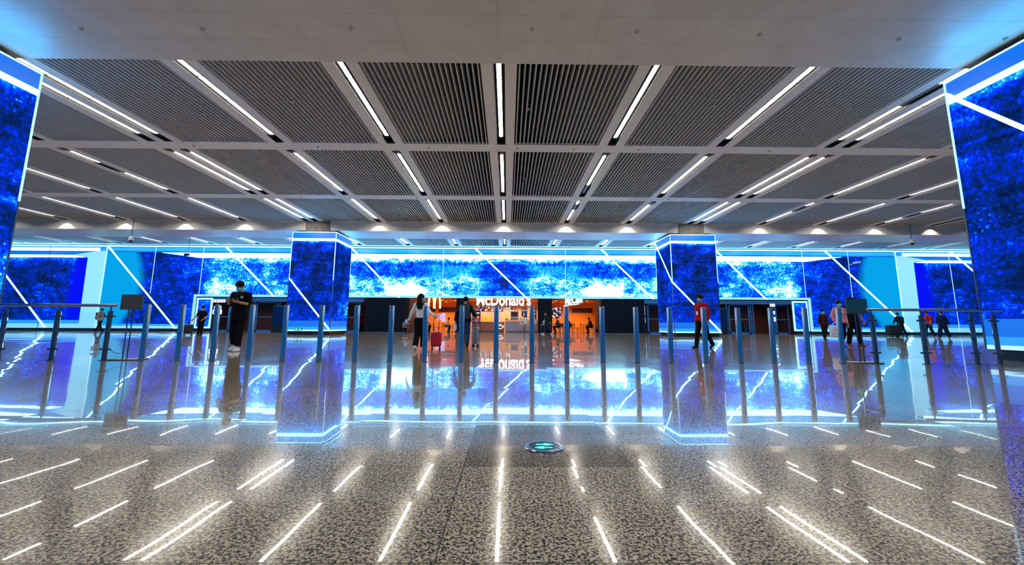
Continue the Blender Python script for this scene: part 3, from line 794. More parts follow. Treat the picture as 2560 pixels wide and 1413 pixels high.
# ------------------------------------------------------------------ luggage
def suitcase(name, label, x, y, rz, w, d, h, mat, trim, handle=0.0, group=None, z0=0.09, taper=0.0):
    t = empty('suitcase', (x, y, 0), rz); tag(t, label, 'suitcase', group)
    b = MB(); r = min(w, d) * 0.28
    b.rbox(-w / 2, w / 2, -d / 2, d / 2, z0, z0 + h, r, 5)
    if taper:
        b.v = [(p[0] * (1 + taper * (p[2] - z0) / h), p[1], p[2]) for p in b.v]
    b.build('shell', mat, t, True)
    g = MB(); n = 7
    for k in range(n):
        a = -w / 2 + w * (k + 0.5) / n
        if abs(a) < w / 2 - r * 0.7: g.box(a - 0.006, a + 0.006, -d / 2 - 0.005, -d / 2 + 0.004, z0 + 0.08, z0 + h - 0.08)
    g.build('ribs', mat, t)
    zp = MB(); zp.box(-w / 2 - 0.004, w / 2 + 0.004, -0.008, 0.008, z0 + 0.03, z0 + h + 0.004); zp.build('zip_seam', trim, t)
    for sx in (-1, 1):
        for sy in (-1, 1):
            q = MB(); cx, cy = sx * (w / 2 - 0.045), sy * (d / 2 - 0.04)
            q.tube([(cx - 0.018, cy, 0.032), (cx + 0.018, cy, 0.032)], 0.032, 12); q.box(cx - 0.012, cx + 0.012, cy - 0.012, cy + 0.012, 0.04, z0 + 0.02)
            q.build('wheel', MAT['blackplastic'], t, True)
    if handle:
        q = MB()
        for sx in (-0.07, 0.07): q.tube([(sx * min(1, w / 0.3), d / 2 - 0.06, z0 + h - 0.02), (sx * min(1, w / 0.3), d / 2 - 0.06, handle)], 0.009, 8)
        q.tube([(-0.085 * min(1, w / 0.3), d / 2 - 0.06, handle), (0.085 * min(1, w / 0.3), d / 2 - 0.06, handle)], 0.014, 8); q.build('pull_handle', MAT['darksteel'], t, True)
    q = MB(); q.tube([(-0.07, 0, z0 + h), (-0.06, 0, z0 + h + 0.03), (0.06, 0, z0 + h + 0.03), (0.07, 0, z0 + h)], 0.01, 8); q.build('carry_handle', trim, t, True)
    return t
RED = M('glossy red suitcase shell', (0.55, 0.006, 0.012), 0.25, 0.0, 0.15, 3.0)
GREYC = M('grey hard shell', (0.17, 0.19, 0.25), 0.35)
BLK = M('black suitcase fabric', (0.008, 0.009, 0.013), 0.6)
suitcase('suitcase', 'small glossy red suitcase pulled by the woman in white', -2.06, 12.74, math.radians(14), 0.30, 0.22, 0.42, RED, MAT['white'], 0.98, None, 0.10, 0.05)
suitcase('suitcase', 'grey hard-shell suitcase seen edge-on, pulled by the person in dark jacket', -1.05, 14.6, math.radians(88), 0.42, 0.21, 0.56, GREYC, MAT['blackplastic'], 0.98)
suitcase('suitcase', 'small black suitcase standing beside the woman in black near the left entrance', -18.95, 26.2, math.radians(20), 0.42, 0.26, 0.55, BLK, MAT['blackplastic'], 0.95)
suitcase('suitcase', 'left of the two big black suitcases pushed by a person at right', 27.30, 30.9, 0.1, 0.56, 0.36, 0.74, BLK, MAT['blackplastic'], 0.0, 'big black suitcases pushed together')
suitcase('suitcase', 'right of the two big black suitcases pushed by a person at right', 27.90, 31.0, 0.1, 0.56, 0.36, 0.74, BLK, MAT['blackplastic'], 0.0, 'big black suitcases pushed together')

# ================================================================== the restaurant in the middle of the far wall
SY = 38.75
st = MB()
st.box(-12.3, 11.95, 46.0, 46.2, 0, 4.0); st.box(-12.3, -12.1, SY + 0.36, 46, 0, 4.0); st.box(11.75, 11.95, SY + 0.36, 46, 0, 4.0)
struct(st.build('wall_restaurant', MAT['orange']))
sc = MB(); sc.box(-12.3, 11.95, 40.4, 46.2, 2.98, 3.08); sc.box(-12.3, 11.95, 40.3, 40.4, 2.98, 3.9); sc.box(-12.3, 11.95, SY + 0.7, 40.4, 3.8, 3.9)
struct(sc.build('ceiling_restaurant', MAT['orange']))
# dark cladding panels of the shopfront
def cladding(x0, x1, label, y0=SY - 0.55, y1=SY + 0.35):
    t = empty('cladding_panel', (x0, y0, 0)); tag(t, label, 'shopfront panel', 'black shopfront panels')
    b = MB(); b.box(0, x1 - x0, 0, y1 - y0, 0.02, 3.02); b.build('panel', MAT['black'], t)
    k = MB(); k.box(0.01, x1 - x0 - 0.01, 0.02, y1 - y0, 0, 0.02); k.build('kick_strip', MAT['steel'], t)
cladding(-12.45, -8.85, 'wide black panel at the left end of the restaurant front')
cladding(-4.55, -3.45, 'narrow black pier left of the restaurant counter', SY - 0.1)
cladding(2.73, 3.98, 'narrow black pier right of the restaurant counter', SY - 0.1)
cladding(8.45, 12.1, 'wide black panel at the right end of the restaurant front')
ja = MB(); ja.box(-8.95, -8.35, SY + 0.35, SY + 0.65, 0, 3.4); ja.box(7.95, 8.5, SY + 0.35, SY + 0.65, 0, 3.4)
struct(ja.build('trim_shopfront_jambs', M('rust brown jamb', (0.20, 0.055, 0.02), 0.5)))
# partitions between dining areas and kitchen
pt = MB(); pt.box(-4.2, -3.9, 39.6, 46, 0, 3.4); pt.box(3.2, 3.5, 39.6, 46, 0, 3.4)
struct(pt.build('wall_partition', MAT['orange']))
kw = MB(); kw.box(-3.9, 3.2, 45.2, 45.4, 0, 3.0); struct(kw.build('wall_kitchen', MAT['cream']))
for nm, x0, x1, z0, z1, lb in (('wall_band', -7.25, -4.3, 2.02, 2.46, 'dark brown panel on the orange wall, left dining area'), ('wall_band', -8.4, -7.6, 2.02, 2.46, 'short dark brown panel at the left of the orange wall'),
                               ('wall_band', 6.85, 9.0, 2.03, 2.42, 'dark purple-brown panel on the orange wall, right dining area')):
    t = empty(nm, (x0, 45.9, z0)); tag(t, lb, 'wall panel', 'dark bands on orange wall')
    b = MB(); b.box(0, x1 - x0, 0, 0.1, 0, z1 - z0); b.build('panel', MAT['brownband'], t)
    f = MB(); f.box(-0.02, x1 - x0 + 0.02, 0.02, 0.1, -0.03, 0); f.box(-0.02, x1 - x0 + 0.02, 0.02, 0.1, z1 - z0, z1 - z0 + 0.03); f.build('edge', MAT['blackplastic'], t)

# lamps: recessed fittings, each with its own light
def lamp(x, y, z, e, label, col=(1.0, 0.72, 0.42)):
    t = empty('recessed_lamp', (x, y, z)); tag(t, label, 'ceiling light', 'recessed lamps in the restaurant')
    r = MB(); r.lathe([(0.15, 0.02), (0.15, -0.012), (0.12, -0.012), (0.12, 0.01)], n=18); r.build('ring', MAT['white'], t, True)
    d = MB(); d.lathe([(0.118, -0.004), (0.118, -0.008), (0.005, -0.009)], n=18); d.build('lens', LAMPM, t)
    l = bpy.data.lights.new('recessed_lamp_light', 'SPOT'); l.energy = e * STORE_E; l.color = col; l.spot_size = math.radians(150); l.spot_blend = 0.6; l.shadow_soft_size = 0.12
    o = bpy.data.objects.new('light', l); COL.objects.link(o); o.parent = t; o.location = (0, 0, -0.05)
LAMPM = EM('warm lamp lens', (1.0, 0.85, 0.6), 6.0)
n = 0
for zone, xs in (('left dining area', (-7.9, -6.2, -4.9)), ('counter', (-2.4, -0.3, 1.9)), ('right dining area', (4.6, 6.2, 7.6))):
    for i, x in enumerate(xs):
        for j, y in enumerate((41.2, 44.0)):
            lamp(x, y, 2.98, 230 if zone != 'counter' else 330, 'recessed lamp over the %s, %s, %s from the left' % (zone, 'front row' if j == 0 else 'back row', ORD[i + 1]), (1.0, 0.70, 0.40) if zone != 'counter' else (1.0, 0.80, 0.62))

# ---- signs
SGN = EM('white lit letters', (1.0, 0.98, 0.95), 2.6)
t = empty('shop_sign', (-2.80, 39.45, 2.44)); tag(t, 'large white lit lettering over the restaurant counter', 'sign')
text_mesh('lettering', "McDonald's", 1.46, SGN, t, (0, 0, 0.02), 0.05, 0.028, 0, 'LEFT', 4.92)
rl = MB(); rl.box(0, 4.92, 0.10, 0.16, 0.30, 0.36); rl.build('mounting_rail', MAT['darksteel'], t)
for x in (0.6, 4.3):
    q = MB(); q.tube([(x, 0.13, 0.36), (x, 0.13, 1.36)], 0.015, 8); q.build('hanger', MAT['darksteel'], t, True)
t = empty('arches_sign', (-6.65, 39.5, 2.13)); tag(t, 'glowing yellow-edged double arch sign in the left window', 'sign')
def arches(w, off):
    P = []
    for s in (-1, 1):
        c = []
        for k in range(19):
            a = math.pi * k / 18.0
            xx = -math.cos(a) * 0.255; zz = math.sin(a) ** 0.72 * 1.22
            c.append((s * 0.275 + xx, zz + off))
        P.append(c)
    return P
def arch_mesh(wd, y0, y1, mat, name):
    for c in arches(0, 0):
        m = MB()
        L = []
        for i, (x, z) in enumerate(c):
            a, e = c[max(0, i - 1)], c[min(len(c) - 1, i + 1)]
            dx, dz = e[0] - a[0], e[1] - a[1]; l = math.hypot(dx, dz) or 1
            L.append([(x - dz / l * wd, y0, z + dx / l * wd), (x + dz / l * wd, y0, z - dx / l * wd), (x + dz / l * wd, y1, z - dx / l * wd), (x - dz / l * wd, y1, z + dx / l * wd)])
        m.rings(L); m.build(name, mat, t)
arch_mesh(0.085, 0.0, 0.08, EM('yellow lit edge', (1.0, 0.55, 0.02), 1.8), 'arch_edge'); arch_mesh(0.055, -0.02, 0.0, EM('cream lit face', (1.0, 0.93, 0.62), 2.2), 'arch_face')
q = MB(); q.tube([(-0.3, 0.05, 1.2), (-0.3, 0.05, 1.66)], 0.015, 8); q.tube([(0.3, 0.05, 1.2), (0.3, 0.05, 1.66)], 0.015, 8); q.build('hanger', MAT['darksteel'], t)
t = empty('cafe_sign', (5.14, 39.45, 2.45)); tag(t, 'white lit script sign with swash over the right dining area', 'sign')
o = text_mesh('lettering', 'McCafé', 0.92, SGN, t, (0.10, -0.02, 0.10), 0.03, 0.014, 0.35, 'LEFT', 1.66); o.rotation_euler = (math.pi / 2, math.radians(-8), 0)
o = text_mesh('lettering_shade', 'McCafé', 0.92, EM('teal lit edge', (0.02, 0.30, 0.38), 1.0), t, (0.13, 0.04, 0.05), 0.03, 0.03, 0.35, 'LEFT', 1.72); o.rotation_euler = (math.pi / 2, math.radians(-8), 0)
m = MB(); m.tube([(-0.02, 0, -0.05), (0.3, 0, 0.03), (0.7, 0, 0.085), (1.1, 0, 0.10), (1.45, 0, 0.19)], [0.035, 0.045, 0.038, 0.03, 0.012], 10); m.build('swash', SGN, t, True)
q = MB(); q.tube([(0.4, 0.05, 0.5), (0.4, 0.05, 1.35)], 0.015, 8); q.tube([(1.3, 0.05, 0.6), (1.3, 0.05, 1.35)], 0.015, 8); q.build('hanger', MAT['darksteel'], t)

# ---- screens: dishes as blurred colour patches in a lit picture
def food(name, seed, dark=True):
    t = NT(name); o, x, y, z = t.obj()
    nz = t.noise(t.vec(x + seed, 0.0, z), 4.2, 3.0, 0.5, 0.4)
    c = t.ramp(nz, [(0.43, (0.006, 0.008, 0.02) if dark else (0.10, 0.02, 0.012)), (0.51, (0.02, 0.05, 0.16) if dark else (0.22, 0.03, 0.02)), (0.56, (0.55, 0.12, 0.03)), (0.60, (0.85, 0.62, 0.40)), (0.67, (0.95, 0.95, 0.95))])
    t.set(col=(0.02, 0.02, 0.02), emit=c, es=1.1, rough=0.2)
    return t.m
FA, FB, FC = food('dark menu picture', 3.1), food('warm menu picture', 9.4, False), food('cafe menu picture', 17.7)
TXT = EM('menu text', (0.9, 0.85, 0.8), 1.0)
def screen(name, x, y, z0, z1, w, mat, label, group=None, rows=0, cat='screen'):
    t = empty(name, (x, y, z0)); tag(t, label, cat, group)
    b = MB(); b.box(-w / 2, w / 2, 0, 0.06, 0, z1 - z0); b.build('casing', MAT['blackplastic'], t)
    s = MB(); s.box(-w / 2 + 0.02, w / 2 - 0.02, -0.006, 0, 0.02, z1 - z0 - 0.02); s.build('picture', mat, t)
    if rows:
        m = MB()
        for k in range(rows):
            zz = (z1 - z0) * (0.15 + 0.75 * k / rows)
            m.box(-w * 0.35, -w * 0.05, -0.011, -0.006, zz, zz + 0.025); m.box(w * 0.18, w * 0.36, -0.011, -0.006, zz, zz + 0.025)
        m.build('price_lines', TXT, t)
    q = MB(); q.tube([(-w * 0.3, 0.03, z1 - z0), (-w * 0.3, 0.03, 2.98 - z0)], 0.012, 6); q.tube([(w * 0.3, 0.03, z1 - z0), (w * 0.3, 0.03, 2.98 - z0)], 0.012, 6)
    q.build('hanger', MAT['darksteel'], t)
    return t
for i, (w, mt, rw) in enumerate(((0.66, FA, 0), (0.62, FB, 0), (0.62, FB, 4), (0.62, FA, 6))):
    screen('menu_board', -2.72 + 0.65 * i, 43.4, 1.98, 2.58, w, mt, 'lit menu board above the counter, %s from the left' % ORD[i + 1], 'menu boards above the counter', rw)
screen('order_screen', 0.18, 43.2, 2.22, 2.60, 0.66, FA, 'dark screen hanging right of the menu boards')
screen('cafe_menu', 4.64, 41.0, 1.36, 2.42, 0.86, FC, 'tall lit picture menu at the left of the right dining area')

# ---- poster stand
t = empty('poster_stand', (-2.68, 37.7, 0)); tag(t, 'free-standing dark blue poster with a burger picture before the counter', 'poster stand')
f = MB()
for x in (-0.35, 0.31): f.box(x, x + 0.04, -0.02, 0.02, 0.0, 1.93)
f.box(-0.35, 0.35, -0.02, 0.02, 1.89, 1.93); f.box(-0.35, 0.35, -0.02, 0.02, 0.84, 0.88)
for x in (-0.35, 0.31): f.box(x - 0.02, x + 0.06, -0.22, 0.22, 0.0, 0.03)
f.build('frame', MAT['blackplastic'], t)
p = MB(); p.box(-0.31, 0.31, -0.012, 0.012, 0.88, 1.89); p.build('poster_sheet', M('navy poster', (0.004, 0.018, 0.07), 0.3), t)
def patch(nm, pts, mat, y0=-0.017, y1=-0.012):
    m = MB(); m.prism(pts, y0, y1); m.build(nm, mat, t)
ell = lambda cx, cz, a, c, n=20: [(cx + a * math.cos(2 * math.pi * k / n), cz + c * math.sin(2 * math.pi * k / n)) for k in range(n)]
patch('picture_bun', ell(0.0, 1.34, 0.25, 0.12), EM('bun', (0.85, 0.42, 0.10), 0.8)); patch('picture_filling', ell(0.03, 1.22, 0.27, 0.08), EM('filling', (0.75, 0.03, 0.02), 0.8), -0.020, -0.017); patch('picture_plate', ell(0.0, 1.03, 0.28, 0.09), EM('plate', (0.45, 0.20, 0.28), 0.6))
for k in range(2): patch('headline', [(0.0, 1.70 - 0.07 * k), (0.26, 1.70 - 0.07 * k), (0.26, 1.745 - 0.07 * k), (0.0, 1.745 - 0.07 * k)], EM('yellow headline', (0.75, 0.6, 0.05), 0.9) if k else TXT)

# ---- kiosks
for i, (x, y) in enumerate(((1.56, 40.0), (2.42, 40.3))):
    t = empty('order_kiosk', (x, y, 0)); tag(t, 'self-order kiosk with lit screen on a pole, %s' % ('left of the pair' if i == 0 else 'right of the pair, partly behind a bollard'), 'kiosk', 'order kiosks')
    p = MB(); p.tube([(-0.06, 0, 0), (-0.06, 0, 0.8)], 0.03, 8); p.tube([(0.06, 0, 0), (0.06, 0, 0.8)], 0.03, 8); p.box(-0.25, 0.25, -0.2, 0.2, 0, 0.02); p.build('stand', MAT['darksteel'], t)
    b = MB(); b.rbox(-0.29, 0.29, -0.06, 0.06, 0.76, 2.06, 0.04); b.build('casing', MAT['white'], t)
    s = MB(); s.box(-0.24, 0.24, -0.068, -0.06, 1.17, 1.99); s.build('screen', FC if i == 0 else FA, t)
    g = MB(); g.box(-0.24, 0.24, -0.073, -0.068, 1.17, 1.25); g.build('green_bar', EM('green bar', (0.03, 0.35, 0.12), 0.8), t)
    c = MB(); c.box(-0.27, 0.27, -0.05, 0.05, 2.06, 2.30); c.build('header', M('olive header', (0.18, 0.10, 0.02), 0.5), t)
    r = MB(); r.box(-0.22, -0.12, -0.085, -0.06, 0.88, 1.02); r.build('card_reader', MAT['blackplastic'], t)

# ---- counters and kitchen
t = empty('counter', (-1.45, 42.0, 0)); tag(t, 'brown-fronted serving counter with a white cup symbol', 'counter')
b = MB(); b.box(-1.95, 1.15, 0, 0.7, 0.12, 0.94); b.build('front', MAT['counter'], t)
b = MB(); b.box(-1.98, 1.18, -0.04, 0.74, 0.94, 0.99); b.build('worktop', M('pale counter top', (0.45, 0.30, 0.2), 0.3), t)
b = MB(); b.box(-1.93, 1.13, 0.05, 0.7, 0, 0.12); b.build('kick_plate', MAT['darksteel'], t)
def line(nm, pts, r=0.022):
    m = MB(); m.tube(pts, r, 8); m.build(nm, CUP, t, True)
CUP = EM('white symbol', (0.9, 0.97, 1.0), 1.3)
line('cup_symbol', [(0.47, -0.02, 0.60), (1.05, -0.02, 0.60), (1.02, -0.02, 0.50), (0.95, -0.02, 0.38), (0.86, -0.02, 0.32), (0.66, -0.02, 0.32), (0.57, -0.02, 0.38), (0.50, -0.02, 0.50), (0.47, -0.02, 0.60)])
line('cup_symbol_handle', [(1.02, -0.02, 0.58), (1.10, -0.02, 0.56), (1.09, -0.02, 0.47), (1.00, -0.02, 0.45)], 0.018)
for k in range(3): line('cup_symbol_steam', [(0.63 + 0.12 * k, -0.02, 0.65), (0.62 + 0.12 * k, -0.02, 0.72), (0.64 + 0.12 * k, -0.02, 0.80)], 0.016)
t = empty('counter', (1.35, 41.9, 0)); tag(t, 'stainless steel fronted serving counter behind the kiosks', 'counter')
b = MB(); b.box(-1.55, 1.6, 0, 0.7, 0.10, 1.0)
b.build('front', M('warm brushed steel front', (0.45, 0.40, 0.38), 0.28, 0.9), t)
b = MB(); b.box(-1.6, 1.65, -0.05, 0.75, 1.0, 1.17); b.build('worktop', M('tan worktop edge', (0.40, 0.22, 0.13), 0.35), t)
b = MB(); b.box(-1.5, 1.55, 0.04, 0.7, 0, 0.10); b.build('kick_plate', MAT['darksteel'], t)
t = empty('delivery_box', (-2.0, 42.35, 0.99)); tag(t, 'orange-yellow insulated delivery box standing on the counter', 'box')
b = MB(); b.rbox(-0.42, 0.42, -0.25, 0.25, 0, 0.42, 0.04); b.build('body', MAT['yellow'], t); b = MB(); b.rbox(-0.43, 0.43, -0.26, 0.26, 0.42, 0.52, 0.04); b.build('lid', MAT['yellow'], t)
b = MB(); b.box(-0.08, 0.08, -0.268, -0.255, 0.25, 0.29); b.build('latch', MAT['blackplastic'], t)
t = empty('drinks_machine', (0.72, 44.3, 0)); tag(t, 'white drinks machine against the kitchen wall', 'machine')
b = MB(); b.rbox(-0.5, 0.5, -0.3, 0.3, 0.0, 2.12, 0.05); b.build('body', MAT['white'], t); b = MB(); b.box(-0.35, 0.35, -0.32, -0.3, 1.5, 2.0); b.build('display', MAT['blackplastic'], t)
b = MB(); b.box(-0.4, 0.4, -0.33, -0.3, 1.1, 1.42); b.build('dispensing_bay', MAT['steel'], t)
t = empty('till', (-0.05, 42.2, 1.17)); tag(t, 'small orange till screen on the steel counter', 'till')
b = MB(); b.box(-0.18, 0.18, -0.02, 0.03, 0.1, 0.36); b.build('display', MAT['yellow'], t); b = MB(); b.box(-0.14, 0.14, -0.06, 0.08, 0, 0.1); b.build('foot', MAT['blackplastic'], t)
t = empty('food_tray', (-0.75, 42.3, 0.99)); tag(t, 'red serving tray on the brown counter', 'tray')
b = MB(); b.rbox(-0.2, 0.2, -0.14, 0.14, 0, 0.02, 0.03); b.build('tray', M('red tray', (0.6, 0.02, 0.01), 0.4), t); b = MB(); b.box(-0.12, 0.05, -0.06, 0.06, 0.02, 0.10); b.build('food_box', MAT['white'], t)
PAN = EM('violet-white poster', (0.50, 0.42, 0.85), 1.1)
for i, (x, z0, z1, w) in enumerate(((-6.42, 1.12, 1.62, 0.4), (-5.99, 0.95, 1.76, 0.34))):
    t = empty('hanging_poster', (x, 40.9, z0)); tag(t, 'pale violet hanging poster in the left dining area, %s of the two' % ('shorter' if i == 0 else 'taller'), 'poster', 'pale hanging posters')
    b = MB(); b.box(-w / 2, w / 2, 0, 0.015, 0, z1 - z0); b.build('sheet', PAN, t)
    q = MB(); q.tube([(0, 0.01, z1 - z0), (0, 0.01, 3.8 - z0 if False else 2.98 - z0)], 0.006, 6); q.build('cord', MAT['darksteel'], t)

# ---- tables and chairs
def chair(mat):
    t = empty('chair', (0, 0, 0))
    s = MB(); s.rbox(-0.21, 0.21, -0.21, 0.21, 0.43, 0.47, 0.05); s.build('seat', mat, t, True)
    b = MB(); b.rbox(-0.20, 0.20, 0.185, 0.215, 0.52, 0.86, 0.014); b.build('backrest', mat, t, True)
    for x in (-0.18, 0.18):
        for y in (-0.18, 0.18):
            l = MB(); l.tube([(x * 1.08, y * 1.08, 0), (x, y, 0.43)], 0.013, 8); l.build('leg', MAT['darksteel'], t, True)
    u = MB()
    for x in (-0.17, 0.17): u.tube([(x, 0.19, 0.44), (x, 0.2, 0.6)], 0.012, 8)
    u.build('back_support', MAT['darksteel'], t, True)
    return t
def table():
    t = empty('table', (0, 0, 0))
    s = MB(); s.rbox(-0.33, 0.33, -0.33, 0.33, 0.715, 0.745, 0.04); s.build('tabletop', MAT['tabletop'], t)
    l = MB(); l.tube([(0, 0, 0.02), (0, 0, 0.72)], 0.032, 12); l.build('pedestal', MAT['darksteel'], t, True)
    l = MB(); l.rbox(-0.23, 0.23, -0.23, 0.23, 0, 0.025, 0.05); l.build('base', MAT['darksteel'], t)
    return t
T0, CY, CD = table(), chair(MAT['yellow']), chair(M('dark wood chair', (0.03, 0.015, 0.01), 0.5))
used = {}
def put(o, x, y, rz, label, cat, group):
    c = o if o.name not in used else copy_tree(o)
    used[o.name] = 1
    c.location = (x, y, 0); c.rotation_euler = (0, 0, math.radians(rz)); tag(c, label, cat, group); return c
TB = [(-8.15, 37.75, 'before the left black panel'), (-6.75, 39.9, 'left dining area, nearest the front'), (-5.15, 41.2, 'left dining area, by the hanging posters'), (3.75, 37.7, 'before the right black pier'), (6.95, 39.7, 'right dining area, under the script sign')]
TB += [(6.15, 41.4, 'right dining area, towards the back'), (4.85, 40.3, 'right dining area, beside the tall picture menu'), (-7.35, 41.7, 'left dining area, towards the back')]
for x, y, w in TB: put(T0, x, y, 0, 'small dark square table, ' + w, 'table', 'restaurant tables')
CH = [(CY, -8.78, 37.75, 90, 'under the seated person in light blue'), (CY, -7.5, 38.15, -90, 'empty, right of the table before the left black panel'), (CD, -7.4, 39.9, 90, 'under the seated person in a cap'), (CD, -5.75, 41.2, 90, 'at the left of the table by the posters'),
      (CD, -4.55, 41.3, -90, 'at the right of the table by the posters'), (CD, 3.1, 37.7, 90, 'under the seated person in grey'), (CD, 4.4, 37.7, -90, 'under the seated person in dark green'), (CD, 5.35, 39.0, 160, 'under the person in brown seated alone'),
      (CD, 6.25, 39.6, 90, 'empty, left of the table under the script sign'), (CD, 7.62, 39.7, -90, 'under the seated person in black jacket')]
CH += [(CD, 5.5, 41.4, 90, 'empty, left of the table towards the back at right'), (CD, 6.8, 41.4, -90, 'empty, right of the table towards the back at right'), (CD, 5.9, 40.4, 10, 'empty, pulled out between two tables at right'), (CD, 4.85, 39.65, 180, 'empty, before the tall picture menu'),
       (CY, -7.95, 41.7, 90, 'empty, left of the table towards the back at left'), (CD, -6.7, 41.7, -90, 'empty, right of the table towards the back at left'), (CD, -6.1, 39.9, -90, 'empty, facing the person in a cap')]
for o, x, y, rz, w in CH: put(o, x, y, rz, ('yellow' if o is CY else 'dark') + ' restaurant chair ' + w, 'chair', 'restaurant chairs')
t = empty('backpack', (8.05, 39.3, 0)); tag(t, 'blue and red backpack stood by the seated person in black', 'backpack')
b = MB(); b.rbox(-0.2, 0.2, -0.14, 0.14, 0.0, 0.62, 0.08); b.build('body', M('blue bag', (0.02, 0.16, 0.42), 0.7), t, True)
b = MB(); b.rbox(-0.16, 0.16, -0.2, -0.13, 0.06, 0.36, 0.03); b.build('pocket', M('red bag pocket', (0.45, 0.02, 0.015), 0.7), t, True)
t = empty('cup', (6.98, 39.55, 0.745)); tag(t, 'white paper cup on the table under the script sign', 'cup')
b = MB(); b.lathe([(0.032, 0), (0.045, 0.13)], n=16); b.build('body', MAT['white'], t, True); b = MB(); b.lathe([(0.048, 0.13), (0.046, 0.145)], n=16); b.build('lid', MAT['blackplastic'], t, True)

t = empty('door_glow_panel', (13.15, 42.5, 0.9)); tag(t, 'pale blue lit poster seen through the glass door left of the right pillar', 'poster')  # added panel for the lit area and reflections at the glass door
b = MB(); b.box(-0.4, 0.4, 0, 0.05, 0, 1.75); b.build('frame', MAT['darksteel'], t)
b = MB(); b.box(-0.36, 0.36, -0.006, 0, 0.04, 1.71); b.build('lit_sheet', EM('pale blue door glow', (0.35, 0.62, 0.95), 0.9), t)
b = MB(); b.prism([(-0.36, 1.0), (0.05, 1.2), (0.36, 0.75), (0.36, 0.55), (0.0, 0.9), (-0.36, 0.7)], -0.01, -0.006); b.build('dark_shape', MAT['plinth'], t)

